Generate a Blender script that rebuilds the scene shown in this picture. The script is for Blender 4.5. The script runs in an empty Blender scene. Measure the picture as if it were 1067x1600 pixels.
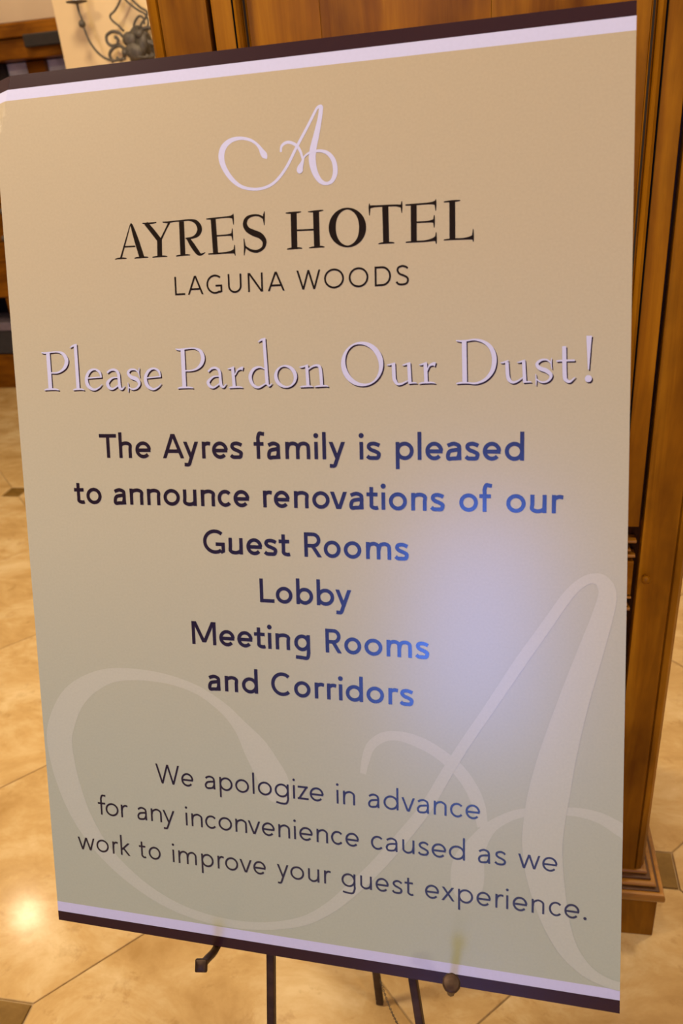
import bpy, bmesh, math, random
from mathutils import Vector, Matrix, noise

random.seed(7)
SC = bpy.context.scene
COL = SC.collection

# ------------------------------------------------------------------ camera
cam_data = bpy.data.cameras.new('camera')
cam = bpy.data.objects.new('camera', cam_data)
COL.objects.link(cam)
SC.camera = cam
cam_data.sensor_fit = 'VERTICAL'
cam_data.sensor_height = 36.0
cam_data.lens = 1244.0 / 1600.0 * 36.0
cam_data.clip_start = 0.02
CAM_H = 1.5
cam.matrix_world = Matrix((
    (0.98335264, -0.00344585, 0.18167476, 0.0),
    (0.16201027, 0.46936982, -0.86801189, 0.0),
    (-0.08228161, 0.88299496, 0.46211432, CAM_H),
    (0, 0, 0, 1)))
cam_data.dof.use_dof = True
cam_data.dof.focus_distance = 0.92
cam_data.dof.aperture_fstop = 7.0

# ------------------------------------------------------------------ exposure, world
SC.view_settings.view_transform = 'Standard'
SC.view_settings.look = 'None'
SC.view_settings.gamma = 1.0
SC.view_settings.exposure = 0.0
SC.view_settings.use_curve_mapping = False
world = bpy.data.worlds.new('world')
SC.world = world
world.use_nodes = True
wb = world.node_tree.nodes['Background']
wb.inputs[0].default_value = (0.62, 0.72, 1.0, 1)     # overcast daylight outside the lobby
wb.inputs[1].default_value = 1.0

def area(name, loc, size, power, color, rot=(0, 0, 0), size_y=None, spread=None):
    l = bpy.data.lights.new(name, 'AREA')
    l.energy = power
    l.color = color
    if size_y:
        l.shape = 'RECTANGLE'; l.size = size; l.size_y = size_y
    else:
        l.shape = 'DISK'; l.size = size
    if spread: l.spread = spread
    o = bpy.data.objects.new(name, l)
    o.location = loc; o.rotation_euler = rot
    COL.objects.link(o)
    return o

CEIL = 2.95
WARM = (1.0, 0.80, 0.54)
DOWNLIGHTS = [(-2.86, 2.86, 4), (-1.5, 0.30, 62), (1.55, -0.1, 24), (-0.9, 1.9, 34), (1.6, 2.0, 40),
              (-3.9, 2.6, 22), (-2.2, 4.0, 20), (2.3, -2.4, 50), (-0.12, 0.45, 15)]  # first lamp inferred from its floor glint; the others added, unseen, for brightness
for i, (x, y, p) in enumerate(DOWNLIGHTS):
    area('unseen_downlight_lamp', (x, y, CEIL - 0.03), 0.15 if i == 0 else 0.42, p, WARM)
# daylight entering through the glass entrance door behind the photographer
area('daylight_at_door', (-0.60, -4.08, 1.40), 0.80, 52, (0.14, 0.28, 1.0), (math.radians(90), 0, math.radians(0)), 1.5)

# ------------------------------------------------------------------ helpers
def link(name, me, mat=None, parent=None, label=None):
    o = bpy.data.objects.new(name, me)
    if mat is not None: me.materials.append(mat)
    COL.objects.link(o)
    if parent is not None: o.parent = parent
    if label: o['label'] = label
    return o

def tag(o, label=None, cat=None, group=None, kind=None):
    if label: o['label'] = label
    if cat: o['category'] = cat
    if group: o['group'] = group
    if kind: o['kind'] = kind
    return o

def empty(name, loc=(0, 0, 0)):
    o = bpy.data.objects.new(name, None)
    o.location = loc
    COL.objects.link(o)
    return o

def bm_obj(name, bm, mat, parent=None, label=None, smooth=False, bevel=0.0, seg=2):
    if bevel > 0:
        bmesh.ops.bevel(bm, geom=[e for e in bm.edges], offset=bevel, segments=seg, affect='EDGES', profile=0.5)
    me = bpy.data.meshes.new(name)
    bmesh.ops.recalc_face_normals(bm, faces=bm.faces)
    if parent is not None:
        off = Vector(parent_world(parent))
        for v in bm.verts: v.co -= off
    bm.to_mesh(me); bm.free()
    if smooth:
        for p in me.polygons: p.use_smooth = True
    return link(name, me, mat, parent, label)

def parent_world(o):
    v = Vector(o.location)
    while o.parent is not None:
        o = o.parent; v = v + Vector(o.location)
    return v

def add_box(bm, x0, x1, y0, y1, z0, z1):
    vs = [bm.verts.new(p) for p in ((x0,y0,z0),(x1,y0,z0),(x1,y1,z0),(x0,y1,z0),(x0,y0,z1),(x1,y0,z1),(x1,y1,z1),(x0,y1,z1))]
    for f in ((0,3,2,1),(4,5,6,7),(0,1,5,4),(1,2,6,5),(2,3,7,6),(3,0,4,7)):
        bm.faces.new([vs[i] for i in f])

def box(name, x0, x1, y0, y1, z0, z1, mat, parent=None, bevel=0.0, label=None):
    bm = bmesh.new(); add_box(bm, x0, x1, y0, y1, z0, z1)
    return bm_obj(name, bm, mat, parent, label, bevel=bevel)

def add_prism(bm, prof, axis, a0, a1, miter=0.0):
    """profile swept along an axis; prof in the two other axes"""
    def P(p, a, k):
        if axis == 'x': return (a, p[0], p[1])
        if axis == 'y': return (p[0], a, p[1])
        return (p[0], p[1], a)
    A = [bm.verts.new(P(p, a0, 0)) for p in prof]
    B = [bm.verts.new(P(p, a1, 1)) for p in prof]
    n = len(prof)
    for i in range(n):
        bm.faces.new((A[i], A[(i+1) % n], B[(i+1) % n], B[i]))
    bm.faces.new(A[::-1]); bm.faces.new(B)

def prism(name, prof, axis, a0, a1, mat, parent=None, label=None, smooth=False):
    bm = bmesh.new(); add_prism(bm, prof, axis, a0, a1)
    return bm_obj(name, bm, mat, parent, label, smooth=smooth)

def catmull(pts, n=6, closed=False):
    if len(pts) < 3:
        return [tuple(p) for p in pts]
    out = []
    m = len(pts)
    for i in range(m - 1):
        p1, p2 = pts[i], pts[i+1]
        if closed:
            p0 = pts[i-1] if i > 0 else pts[m-2]
            p3 = pts[i+2] if i+2 < m else pts[1]
        else:
            p0 = pts[i-1] if i > 0 else tuple(2*a-b for a, b in zip(p1, p2))
            p3 = pts[i+2] if i+2 < m else tuple(2*b-a for a, b in zip(p1, p2))
        for k in range(n):
            t = k / n
            out.append(tuple(0.5*((2*b)+(-a+c)*t+(2*a-5*b+4*c-d)*t*t+(-a+3*b-3*c+d)*t**3)
                             for a, b, c, d in zip(p0, p1, p2, p3)))
    out.append(tuple(pts[-1]))
    return out

def add_tube(bm, path, rad, seg=8, flat=1.0, cap=True):
    """tube through 3-D path; rad a number or one per point"""
    n = len(path)
    P = [Vector(p) for p in path]
    rs = rad if isinstance(rad, (list, tuple)) else [rad]*n
    rings = []
    prev = None
    for i in range(n):
        t = (P[min(i+1, n-1)] - P[max(i-1, 0)]).normalized()
        if prev is None:
            up = Vector((0, 1, 0)) if abs(t.y) < 0.9 else Vector((1, 0, 0))
            a = t.cross(up).normalized()
        else:
            a = (prev - t*prev.dot(t)).normalized()
        prev = a
        b = t.cross(a)
        rings.append([bm.verts.new(P[i] + (a*math.cos(2*math.pi*k/seg) + b*math.sin(2*math.pi*k/seg)*flat)*rs[i]) for k in range(seg)])
    for i in range(n-1):
        for k in range(seg):
            bm.faces.new((rings[i][k], rings[i][(k+1) % seg], rings[i+1][(k+1) % seg], rings[i+1][k]))
    if cap:
        bm.faces.new(rings[0][::-1]); bm.faces.new(rings[-1])

def add_lathe(bm, prof, c, seg=20):
    rings = []
    for r, z in prof:
        rings.append([bm.verts.new((c[0]+r*math.cos(2*math.pi*k/seg), c[1]+r*math.sin(2*math.pi*k/seg), c[2]+z)) for k in range(seg)])
    for i in range(len(prof)-1):
        for k in range(seg):
            bm.faces.new((rings[i][k], rings[i][(k+1) % seg], rings[i+1][(k+1) % seg], rings[i+1][k]))
    bm.faces.new(rings[0][::-1]); bm.faces.new(rings[-1])

# ------------------------------------------------------------------ materials
def mat_base(name):
    m = bpy.data.materials.new(name); m.use_nodes = True
    nt = m.node_tree
    return m, nt, nt.nodes['Principled BSDF']

def ramp(nt, stops):
    r = nt.nodes.new('ShaderNodeValToRGB')
    e = r.color_ramp.elements
    while len(e) < len(stops): e.new(0.5)
    for el, (p, c) in zip(e, stops):
        el.position = p; el.color = (*c, 1)
    return r

def mapped_noise(nt, scale3, nscale, detail=6, rough=0.6, dist=0.0, coord='Object', rnd=0.0):
    tc = nt.nodes.new('ShaderNodeTexCoord')
    mp = nt.nodes.new('ShaderNodeMapping')
    mp.inputs['Scale'].default_value = scale3
    nt.links.new(tc.outputs[coord], mp.inputs['Vector'])
    if rnd:
        oi = nt.nodes.new('ShaderNodeObjectInfo')
        mm = nt.nodes.new('ShaderNodeMath'); mm.operation = 'MULTIPLY'; mm.inputs[1].default_value = rnd
        nt.links.new(oi.outputs['Random'], mm.inputs[0])
        nt.links.new(mm.outputs[0], mp.inputs['Location'])
    n = nt.nodes.new('ShaderNodeTexNoise')
    n.inputs['Scale'].default_value = nscale
    n.inputs['Detail'].default_value = detail
    n.inputs['Roughness'].default_value = rough
    n.inputs['Distortion'].default_value = dist
    nt.links.new(mp.outputs[0], n.inputs['Vector'])
    return n

def mixc(nt, a, b, fac, mode='MIX'):
    mx = nt.nodes.new('ShaderNodeMix'); mx.data_type = 'RGBA'; mx.blend_type = mode
    for i, v in ((6, a), (7, b)):
        if isinstance(v, tuple): mx.inputs[i].default_value = (*v, 1)
        else: nt.links.new(v, mx.inputs[i])
    if isinstance(fac, float): mx.inputs[0].default_value = fac
    else: nt.links.new(fac, mx.inputs[0])
    return mx.outputs[2]

def bump(nt, b, height, strength=0.2, dist=0.002):
    bp = nt.nodes.new('ShaderNodeBump')
    bp.inputs['Strength'].default_value = strength
    bp.inputs['Distance'].default_value = dist
    nt.links.new(height, bp.inputs['Height'])
    nt.links.new(bp.outputs[0], b.inputs['Normal'])

def wood(name, dark, mid, light, stretch=(14, 14, 0.9), rough=0.38):
    m, nt, b = mat_base(name)
    n = mapped_noise(nt, stretch, 2.2, 7, 0.62, 0.6, rnd=9.0)
    n2 = mapped_noise(nt, tuple(3.2*(0.45 if s < 2 else 1.0) for s in stretch), 2.6, 5, 0.55, 0.3, rnd=5.0)
    r = ramp(nt, [(0.25, dark), (0.5, mid), (0.75, light)])
    nt.links.new(n.outputs[0], r.inputs[0])
    r2 = ramp(nt, [(0.36, (0.36, 0.31, 0.24)), (0.62, (1, 1, 1))])
    nt.links.new(n2.outputs[0], r2.inputs[0])
    c = mixc(nt, r.outputs[0], r2.outputs[0], 0.75, 'MULTIPLY')
    nt.links.new(c, b.inputs['Base Color'])
    b.inputs['Roughness'].default_value = rough
    b.inputs['Specular IOR Level'].default_value = 0.12
    bump(nt, b, n.outputs[0], 0.08, 0.001)
    return m

def plain(name, col, rough=0.5, metal=0.0, spec=0.5, var=0.0, vs=30, bmp=0.0):
    m, nt, b = mat_base(name)
    b.inputs['Roughness'].default_value = rough
    b.inputs['Metallic'].default_value = metal
    b.inputs['Specular IOR Level'].default_value = spec
    n = mapped_noise(nt, (1, 1, 1), vs, 4, 0.6)
    r = ramp(nt, [(0.3, tuple(c*(1-var) for c in col)), (0.7, tuple(min(1, c*(1+var)) for c in col))])
    nt.links.new(n.outputs[0], r.inputs[0])
    nt.links.new(r.outputs[0], b.inputs['Base Color'])
    if bmp: bump(nt, b, n.outputs[0], bmp, 0.002)
    return m

M_WOOD = wood('honey_wood', (0.16, 0.052, 0.001), (0.29, 0.112, 0.0025), (0.46, 0.20, 0.007))
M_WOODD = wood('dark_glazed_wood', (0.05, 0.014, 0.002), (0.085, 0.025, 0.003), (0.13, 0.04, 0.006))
M_WOODH = wood('honey_wood_crosswise', (0.18, 0.060, 0.0012), (0.30, 0.115, 0.003), (0.43, 0.185, 0.008), (0.9, 14, 14))
M_WOODS = wood('polished_bead_wood', (0.17, 0.062, 0.004), (0.30, 0.122, 0.010), (0.44, 0.20, 0.02), (0.9, 14, 14), 0.28)
M_WOODS.node_tree.nodes['Principled BSDF'].inputs['Specular IOR Level'].default_value = 0.8
M_GAP = plain('near_black_and_gap_shade', (0.012, 0.006, 0.003), 0.8, var=0.2)  # near-black for painted gap shade, glazed grooves and dark far parts
M_FILLET = plain('dark_fillet', (0.07, 0.024, 0.004), 0.5, var=0.3)  # dark brown for the fillets between the base beads
M_FARW = wood('reddish_wood', (0.12, 0.038, 0.002), (0.23, 0.080, 0.004), (0.34, 0.13, 0.008), (0.9, 10, 10))

def travertine(name, ca, cb, cc, rough=0.16):
    m, nt, b = mat_base(name)
    n = mapped_noise(nt, (1, 1.6, 1), 4.5, 9, 0.68, 0.45, rnd=23.0)
    n2 = mapped_noise(nt, (1, 1, 1), 21, 6, 0.7, 0.4, rnd=11.0)
    r = ramp(nt, [(0.32, ca), (0.5, cb), (0.68, cc)])
    nt.links.new(n.outputs[0], r.inputs[0])
    r2 = ramp(nt, [(0.30, (0.58, 0.48, 0.34)), (0.42, (1, 1, 1))])
    nt.links.new(n2.outputs[0], r2.inputs[0])
    c = mixc(nt, r.outputs[0], r2.outputs[0], 0.45, 'MULTIPLY')
    nt.links.new(c, b.inputs['Base Color'])
    b.inputs['Roughness'].default_value = rough
    bump(nt, b, n2.outputs[0], 0.03, 0.001)
    return m
M_TRAV = travertine('travertine', (0.41, 0.255, 0.092), (0.535, 0.365, 0.155), (0.66, 0.51, 0.275), 0.13)
M_DOT = travertine('brown_marble', (0.11, 0.06, 0.012), (0.19, 0.11, 0.026), (0.29, 0.18, 0.05), 0.2)
M_GROUT = plain('grout', (0.36, 0.25, 0.12), 0.9, var=0.2)
M_PLASTER = plain('cream_plaster', (0.76, 0.58, 0.32), 0.85, var=0.06, vs=3, bmp=0.05)
M_TAN = plain('tan_plaster', (0.42, 0.31, 0.20), 0.9, var=0.05, vs=4)
M_CEIL = plain('ceiling_paint', (0.72, 0.64, 0.52), 0.9, var=0.03)
M_IRON = plain('wrought_iron', (0.10, 0.085, 0.065), 0.6, 0.3, var=0.4, vs=60, bmp=0.3)
M_IRONB = plain('bronzed_iron', (0.05, 0.026, 0.014), 0.5, 0.6, var=0.5, vs=45, bmp=0.3)
M_WAX = plain('candle_wax', (0.85, 0.80, 0.70), 0.5, var=0.02)
M_FOAM = plain('foam_core', (0.62, 0.58, 0.60), 0.8, var=0.03)
M_GLASSG = plain('grey_glass', (0.55, 0.55, 0.54), 0.2, var=0.35, vs=9)
M_BRASS = plain('aged_brass', (0.42, 0.26, 0.10), 0.35, 0.9, var=0.3)

M_DIM = plain('brown_wall_covering', (0.16, 0.10, 0.06), 0.8, var=0.15)
PR, PS = 0.25, 0.60      # sheen of the laminated print
def board_print(name, lift=0.0):
    m, nt, b = mat_base(name)
    tc = nt.nodes.new('ShaderNodeTexCoord')
    sp = nt.nodes.new('ShaderNodeSeparateXYZ')
    nt.links.new(tc.outputs['Object'], sp.inputs[0])
    mr = nt.nodes.new('ShaderNodeMapRange')
    mr.inputs[1].default_value = 0.0; mr.inputs[2].default_value = 0.914
    nt.links.new(sp.outputs['Y'], mr.inputs[0])
    st = [(0.0, (0.395, 0.445, 0.355)), (0.25, (0.415, 0.445, 0.360)), (0.5, (0.465, 0.450, 0.340)), (0.8, (0.455, 0.396, 0.278)), (1.0, (0.435, 0.37, 0.255))]
    r = ramp(nt, [(p, tuple(c + (0.9 - c)*lift for c in cc)) for p, cc in st])
    nt.links.new(mr.outputs[0], r.inputs[0])
    n = mapped_noise(nt, (1, 1, 1), 420, 2, 0.6)
    r2 = ramp(nt, [(0.3, (0.95, 0.95, 0.95)), (0.7, (1, 1, 1))])
    nt.links.new(n.outputs[0], r2.inputs[0])
    nt.links.new(mixc(nt, r.outputs[0], r2.outputs[0], 1.0, 'MULTIPLY'), b.inputs['Base Color'])
    b.inputs['Roughness'].default_value = PR
    b.inputs['Specular IOR Level'].default_value = PS
    return m
M_BOARD = board_print('taupe_gradient_print')
M_BOARDL = board_print('taupe_gradient_print_light', 0.13)
def ink(name, col, spec=PS, tint=None):
    m = plain(name, col, PR, 0.0, spec, var=0.02, vs=300)
    if tint: m.node_tree.nodes['Principled BSDF'].inputs['Specular Tint'].default_value = (*tint, 1)
    return m
M_WHITE = ink('white_ink', (0.53, 0.55, 0.78))
M_PURPLE = ink('deep_aubergine_ink', (0.026, 0.009, 0.014), 0.4)
M_BLACK = ink('black_ink', (0.009, 0.005, 0.002), 0.3)
M_INKB = ink('plum_black_ink', (0.016, 0.006, 0.014), 1.0, (0.62, 0.85, 1.0))
M_INKB.node_tree.nodes['Principled BSDF'].inputs['IOR'].default_value = 1.68
M_INKS = ink('plum_shadow_ink', (0.02, 0.008, 0.012))

# ------------------------------------------------------------------ room shell
X0, X1, Y0, Y1 = -4.6, 3.2, -4.2, 5.2
floor = box('floor', X0, X1, Y0, Y1, -0.10, -0.004, M_GROUT)
tag(floor, 'floor of large polished travertine tiles laid diagonally with small brown insets', kind='structure')
# diagonal tile lattice: lines of constant u=(x+y)/sqrt2 and v=(x-y)/sqrt2
S2 = math.sqrt(2)
ULINES = [-0.130, 0.4975, 1.105]
while ULINES[0] > -6.3: ULINES.insert(0, ULINES[0] - 0.608)
while ULINES[-1] < 6.3: ULINES.append(ULINES[-1] + 0.608)
VLINES = [-3.652, -3.033, -2.420, -1.792, -1.170, -0.615]
while VLINES[0] > -6.3: VLINES.insert(0, VLINES[0] - 0.608)
while VLINES[-1] < 5.3: VLINES.append(VLINES[-1] + 0.608)
G = 0.0014
CUT = 0.062
def uv2xy(u, v):
    u += 0.033*(-0.615 - v)          # the courses run very slightly out of square
    return ((u + v)/S2, (u - v)/S2)
def slab(name, pts, mat, parent, h=0.0039, dz=0.0):
    """bevelled stone slab with its own origin at its centre"""
    cx = sum(p[0] for p in pts)/len(pts); cy = sum(p[1] for p in pts)/len(pts)
    b = 0.0012
    def ring(k, z):
        out = []
        for p in pts:
            d = Vector((p[0]-cx, p[1]-cy)); L = d.length
            d = d*((L-k)/L)
            out.append((d.x, d.y, z))
        return out
    rs = [ring(0, -h), ring(0, -b), ring(b, 0)]
    n = len(pts)
    V = [p for r in rs for p in r]
    F = []
    for k in range(2):
        for i in range(n):
            F.append((k*n+i, k*n+(i+1) % n, (k+1)*n+(i+1) % n, (k+1)*n+i))
    F.append(tuple(range(2*n, 3*n))); F.append(tuple(range(n-1, -1, -1)))
    me = bpy.data.meshes.new(name); me.from_pydata(V, [], F); me.update()
    o = link(name, me, mat, parent)
    o.location = (cx, cy, dz)
    return o
for i in range(len(ULINES)-1):
    for j in range(len(VLINES)-1):
        u0, u1, v0, v1 = ULINES[i]+G, ULINES[i+1]-G, VLINES[j]+G, VLINES[j+1]-G
        c = CUT
        pts = [(u0+c, v0), (u1-c, v0), (u1, v0+c), (u1, v1-c), (u1-c, v1), (u0+c, v1), (u0, v1-c), (u0, v0+c)]
        pts = [uv2xy(*p) for p in pts][::-1]
        cx = sum(p[0] for p in pts)/8; cy = sum(p[1] for p in pts)/8
        if not (-4.2 < cx < 2.8 and -1.6 < cy < 4.8): continue
        slab('floor_tile', pts, M_TRAV, floor, dz=random.uniform(-0.0003, 0.0003))
for u in ULINES:
    for v in VLINES:
        c = CUT - 2*G
        pts = [uv2xy(u+c, v), uv2xy(u, v+c), uv2xy(u-c, v), uv2xy(u, v-c)][::-1]
        cx, cy = uv2xy(u, v)
        if not (-4.4 < cx < 3.0 and -1.6 < cy < 5.0): continue
        slab('floor_inset', pts, M_DOT, floor)

tag(box('ceiling', X0, X1, Y0, Y1, CEIL, CEIL+0.1, M_CEIL), 'plain ceiling of the lobby', kind='structure')
tag(box('wall_left', X0-0.12, X0, Y0, Y1, -0.1, CEIL, M_DIM), 'left lobby wall', kind='structure')
tag(box('wall_right', X1, X1+0.12, Y0, Y1, -0.1, CEIL, M_DIM), 'right lobby wall', kind='structure')
tag(box('wall_far', X0, X1, Y1, Y1+0.12, -0.1, CEIL, M_TAN), 'tan far lobby wall above the wooden beam', kind='structure')
bm = bmesh.new()                      # back wall with the entrance opening
add_box(bm, X0, -1.02, Y0-0.12, Y0, -0.1, CEIL); add_box(bm, -0.10, X1, Y0-0.12, Y0, -0.1, CEIL)
add_box(bm, -1.02, -0.10, Y0-0.12, Y0, 2.15, CEIL)
tag(bm_obj('wall_back', bm, M_DIM), 'wall behind the photographer', kind='structure')
d1 = empty('door_1', (-0.56, Y0-0.06, 0)); tag(d1, 'glass entrance door behind the photographer', kind='structure')
for x in (-1.02, -0.14): box('door_stile', x, x+0.04, Y0-0.09, Y0-0.03, 0, 2.15, M_IRONB, d1)
for z in (0, 2.07): box('door_rail', -0.98, -0.14, Y0-0.09, Y0-0.03, z, z+0.08, M_IRONB, d1)
# partition carrying the sconce
YW = 3.2
tag(box('wall_sconce', -1.563, 2.2, YW, YW+0.25, -0.02, CEIL, M_PLASTER, bevel=0.004), 'cream plastered partition wall carrying the iron sconce', kind='structure')

# unseen ceiling downlights; all but the first added to light the scene
m, nt, b = mat_base('lamp_glow')
b.inputs['Emission Color'].default_value = (1.0, 0.8, 0.55, 1); b.inputs['Emission Strength'].default_value = 6
M_GLOW = m
WHERE = ['left of the sconce wall, mirrored in the floor', 'added over the photographer, to the left, to light the sign', 'added over the photographer, to the right, to light the sign',
         'added in front of the sconce wall', 'added right of the wooden cabinet to light the floor', 'added by the left wall', 'added in front of the far counter', 'added farthest right towards the entrance', 'added above the sign board to brighten the cabinet top']
for i, (x, y, p) in enumerate(DOWNLIGHTS):
    e = empty('unseen_downlight', (x, y, CEIL))
    tag(e, 'small round recessed ceiling downlight ' + WHERE[i], 'ceiling light', 'recessed downlights')
    bm = bmesh.new(); add_lathe(bm, [(0.105, -0.008), (0.105, -0.001), (0.09, -0.0005), (0.09, -0.008)], (x, y, CEIL), 24)
    bm_obj('trim_ring', bm, M_CEIL, e)
    bm = bmesh.new(); add_lathe(bm, [(0.085, -0.006), (0.085, -0.002)], (x, y, CEIL), 24)
    bm_obj('diffuser', bm, M_GLOW, e)

# ------------------------------------------------------------------ wooden cabinet behind the sign
YF = 1.09
k = YF/1.06
def fx(x): return x*k
def fz(z): return 1.5 + (z-1.5)*k
cab = empty('wooden_cabinet', (-0.06, YF+0.2, 0))
tag(cab, 'tall honey-brown wooden cabinet with dark-glazed mouldings behind the sign board', 'cabinet')
TOP = 2.30
CL, CR = fx(-0.404), fx(0.287)
ZP = 0.10
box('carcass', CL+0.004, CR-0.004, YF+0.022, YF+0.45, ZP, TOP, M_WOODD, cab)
# corner stiles with a rounded outer corner and bead
def stile(x0, x1, outer):
    s = 0.016
    if outer > 0:
        pr = [(x0, YF+0.03), (x0, YF), (x1-s-0.004, YF), (x1-s-0.002, YF+0.004), (x1-s, YF+0.001), (x1-s*0.4, YF+0.004), (x1, YF+0.014), (x1, YF+0.03)]
    else:
        pr = [(x0, YF+0.03), (x0, YF+0.014), (x0+s*0.4, YF+0.004), (x0+s, YF+0.001), (x0+s+0.002, YF+0.004), (x0+s+0.004, YF), (x1, YF), (x1, YF+0.03)]
    prism('stile', pr, 'z', ZP+0.03, TOP, M_WOOD, cab)
DL, DR = fx(-0.3215), fx(0.2145)
stile(CL, fx(-0.327), -1)
stile(fx(0.2205), CR, 1)
prism('side_panel', [(CR-0.004, YF+0.03), (CR+0.0, YF+0.03), (CR, YF+0.45), (CR-0.004, YF+0.45)], 'z', ZP, TOP, M_WOOD, cab)
prism('side_panel', [(CL, YF+0.03), (CL+0.004, YF+0.03), (CL+0.004, YF+0.45), (CL, YF+0.45)], 'z', ZP, TOP, M_WOOD, cab)

def framed_door(x0, x1, z0, z1, name='door'):
    """frame, glazed ogee moulding and panel of one door"""
    d = empty(name, (0, 0, 0)); d.parent = cab
    d.location = (x0-cab.location.x, 0, z0)
    y = YF + 0.001
    fw = 0.0258
    for a, b_ in ((x0, x0+fw), (x1-fw, x1)):
        box('frame_upright', a, b_, y, y+0.022, z0, z1, M_WOOD, d, bevel=0.0012)
    for c, e in ((z0, z0+0.032), (z1-0.032, z1)):
        box('door_rail', x0+fw+0.0005, x1-fw-0.0005, y+0.0005, y+0.022, c, e, M_WOODH, d, bevel=0.0012)
    # ogee moulding, three beads that step in to the panel
    bm = bmesh.new()
    a0, a1, c0, c1 = x0+fw, x1-fw, z0+0.032, z1-0.032
    w = 0.0165
    GROOVE = (0.0012, 0.0024, 0.0155)
    steps = [(0.0, 0.0), (0.0012, 0.006), (0.0024, -0.0015), (0.006, -0.0035), (0.0095, -0.001), (0.011, 0.004), (0.0135, 0.001), (0.0155, 0.005), (w, 0.008)]
    prev = None
    for (s, h) in steps:
        ring = [bm.verts.new(p) for p in ((a0+s, y+h, c0+s), (a1-s, y+h, c0+s), (a1-s, y+h, c1-s), (a0+s, y+h, c1-s))]
        if prev:
            for i in range(4):
                fc = bm.faces.new((prev[i], prev[(i+1) % 4], ring[(i+1) % 4], ring[i]))
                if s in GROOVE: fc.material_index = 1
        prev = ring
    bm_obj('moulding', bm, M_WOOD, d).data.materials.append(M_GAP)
    # raised panel built of three boards
    px0, px1 = a0+w, a1-w
    cuts = [px0, px0+(px1-px0)*0.19, px0+(px1-px0)*0.62, px1]
    for i in range(3):
        box('panel_board', cuts[i]+0.0001, cuts[i+1]-0.0001, y+0.0075, y+0.02, c0+w, c1-w, M_WOOD, d, bevel=0.0004)
    return d
framed_door(DL, DR, fz(0.912), TOP-0.12)
box('head_rail', fx(-0.327)+0.0005, fx(0.2165)-0.0005, YF+0.001, YF+0.03, TOP-0.11, TOP, M_WOODH, cab)
# near-black sheet that paints the shade in the gaps round the doors
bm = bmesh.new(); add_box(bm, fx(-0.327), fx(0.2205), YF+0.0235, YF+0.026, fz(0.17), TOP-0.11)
bm_obj('door_gap_shade', bm, M_GAP, cab)
# waist mouldings and the drawer front between them
def bead_strip(name, z, r, x0=None, x1=None, y=None, mat=None):
    x0 = fx(-0.322) if x0 is None else x0
    x1 = fx(0.213) if x1 is None else x1
    y = YF if y is None else y
    pr = [(y+0.02, z-r)] + [(y+r*0.9-math.cos(a)*r*1.1, z+math.sin(a)*r) for a in [math.radians(t) for t in range(-90, 91, 22)]] + [(y+0.02, z+r)]
    return prism(name, pr, 'x', x0, x1, mat or M_WOODS, cab, smooth=False)
for z, r, x1 in ((0.887, 0.0026, None), (0.8725, 0.0018, fx(0.206)), (0.8625, 0.0028, None),
                 (0.789, 0.0018, None), (0.7765, 0.0015, fx(0.209)), (0.768, 0.0028, None)):
    bead_strip('waist_bead', fz(z), r, x1=x1)
box('drawer_front', fx(-0.322), fx(0.2125), YF+0.001, YF+0.02, fz(0.794), fz(0.853), M_WOODH, cab, bevel=0.0015)
framed_door(DL, DR-0.004, fz(0.205), fz(0.752))
bm = bmesh.new()
add_lathe(bm, [(0.0035, 0), (0.0035, 0.006), (0.0065, 0.009), (0.0065, 0.013), (0.004, 0.0155)], (0, 0, 0), 14)
for v in bm.verts: v.co = Vector((v.co.x, -v.co.z, v.co.y)) + Vector((fx(0.2295), YF, fz(0.829)))
bm_obj('wooden_knob', bm, M_WOOD, cab, smooth=True)
# base moulding (three stepped beads, returned round the sides) and plinth
def base_ring(name, out, z0, z1, r, mat):
    bm = bmesh.new()
    a0, a1, yf = CL-out, CR+out, YF-out
    prof = [(0.0, z0), (r*0.7, z0+0.0005), (r, z0+(z1-z0)*0.3), (r, z0+(z1-z0)*0.7), (r*0.7, z1-0.0005), (0.0, z1)]
    rings = []
    for o_, z in prof:
        rings.append([bm.verts.new(p) for p in ((a0-o_, yf-o_, z), (a1+o_, yf-o_, z), (a1+o_, YF+0.45, z), (a0-o_, YF+0.45, z))])
    for i in range(len(rings)-1):
        for q in range(4): bm.faces.new((rings[i][q], rings[i][(q+1) % 4], rings[i+1][(q+1) % 4], rings[i+1][q]))
    bm.faces.new(rings[0][::-1]); bm.faces.new(rings[-1])
    return bm_obj(name, bm, mat, cab)
base_ring('base_bead', -0.001, 0.140, 0.149, 0.0045, M_WOODS)
base_ring('base_fillet', 0.009, 0.134, 0.1398, 0.001, M_FILLET)
base_ring('base_bead', 0.013, 0.1245, 0.1338, 0.006, M_WOODS)
base_ring('base_fillet', 0.024, 0.1215, 0.1243, 0.001, M_FILLET)
base_ring('base_bead', 0.028, 0.102, 0.1213, 0.006, M_WOODS)
box('plinth', CL-0.024, CR+0.022, YF-0.03, YF+0.45, 0.0, 0.1015, M_WOOD, cab, bevel=0.002)
prism('cornice', [(YF+0.45, TOP), (YF, TOP), (YF-0.02, TOP+0.02), (YF-0.05, TOP+0.06), (YF-0.05, TOP+0.08), (YF+0.45, TOP+0.08)], 'x', CL-0.04, CR+0.04, M_WOODD, cab)

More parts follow.
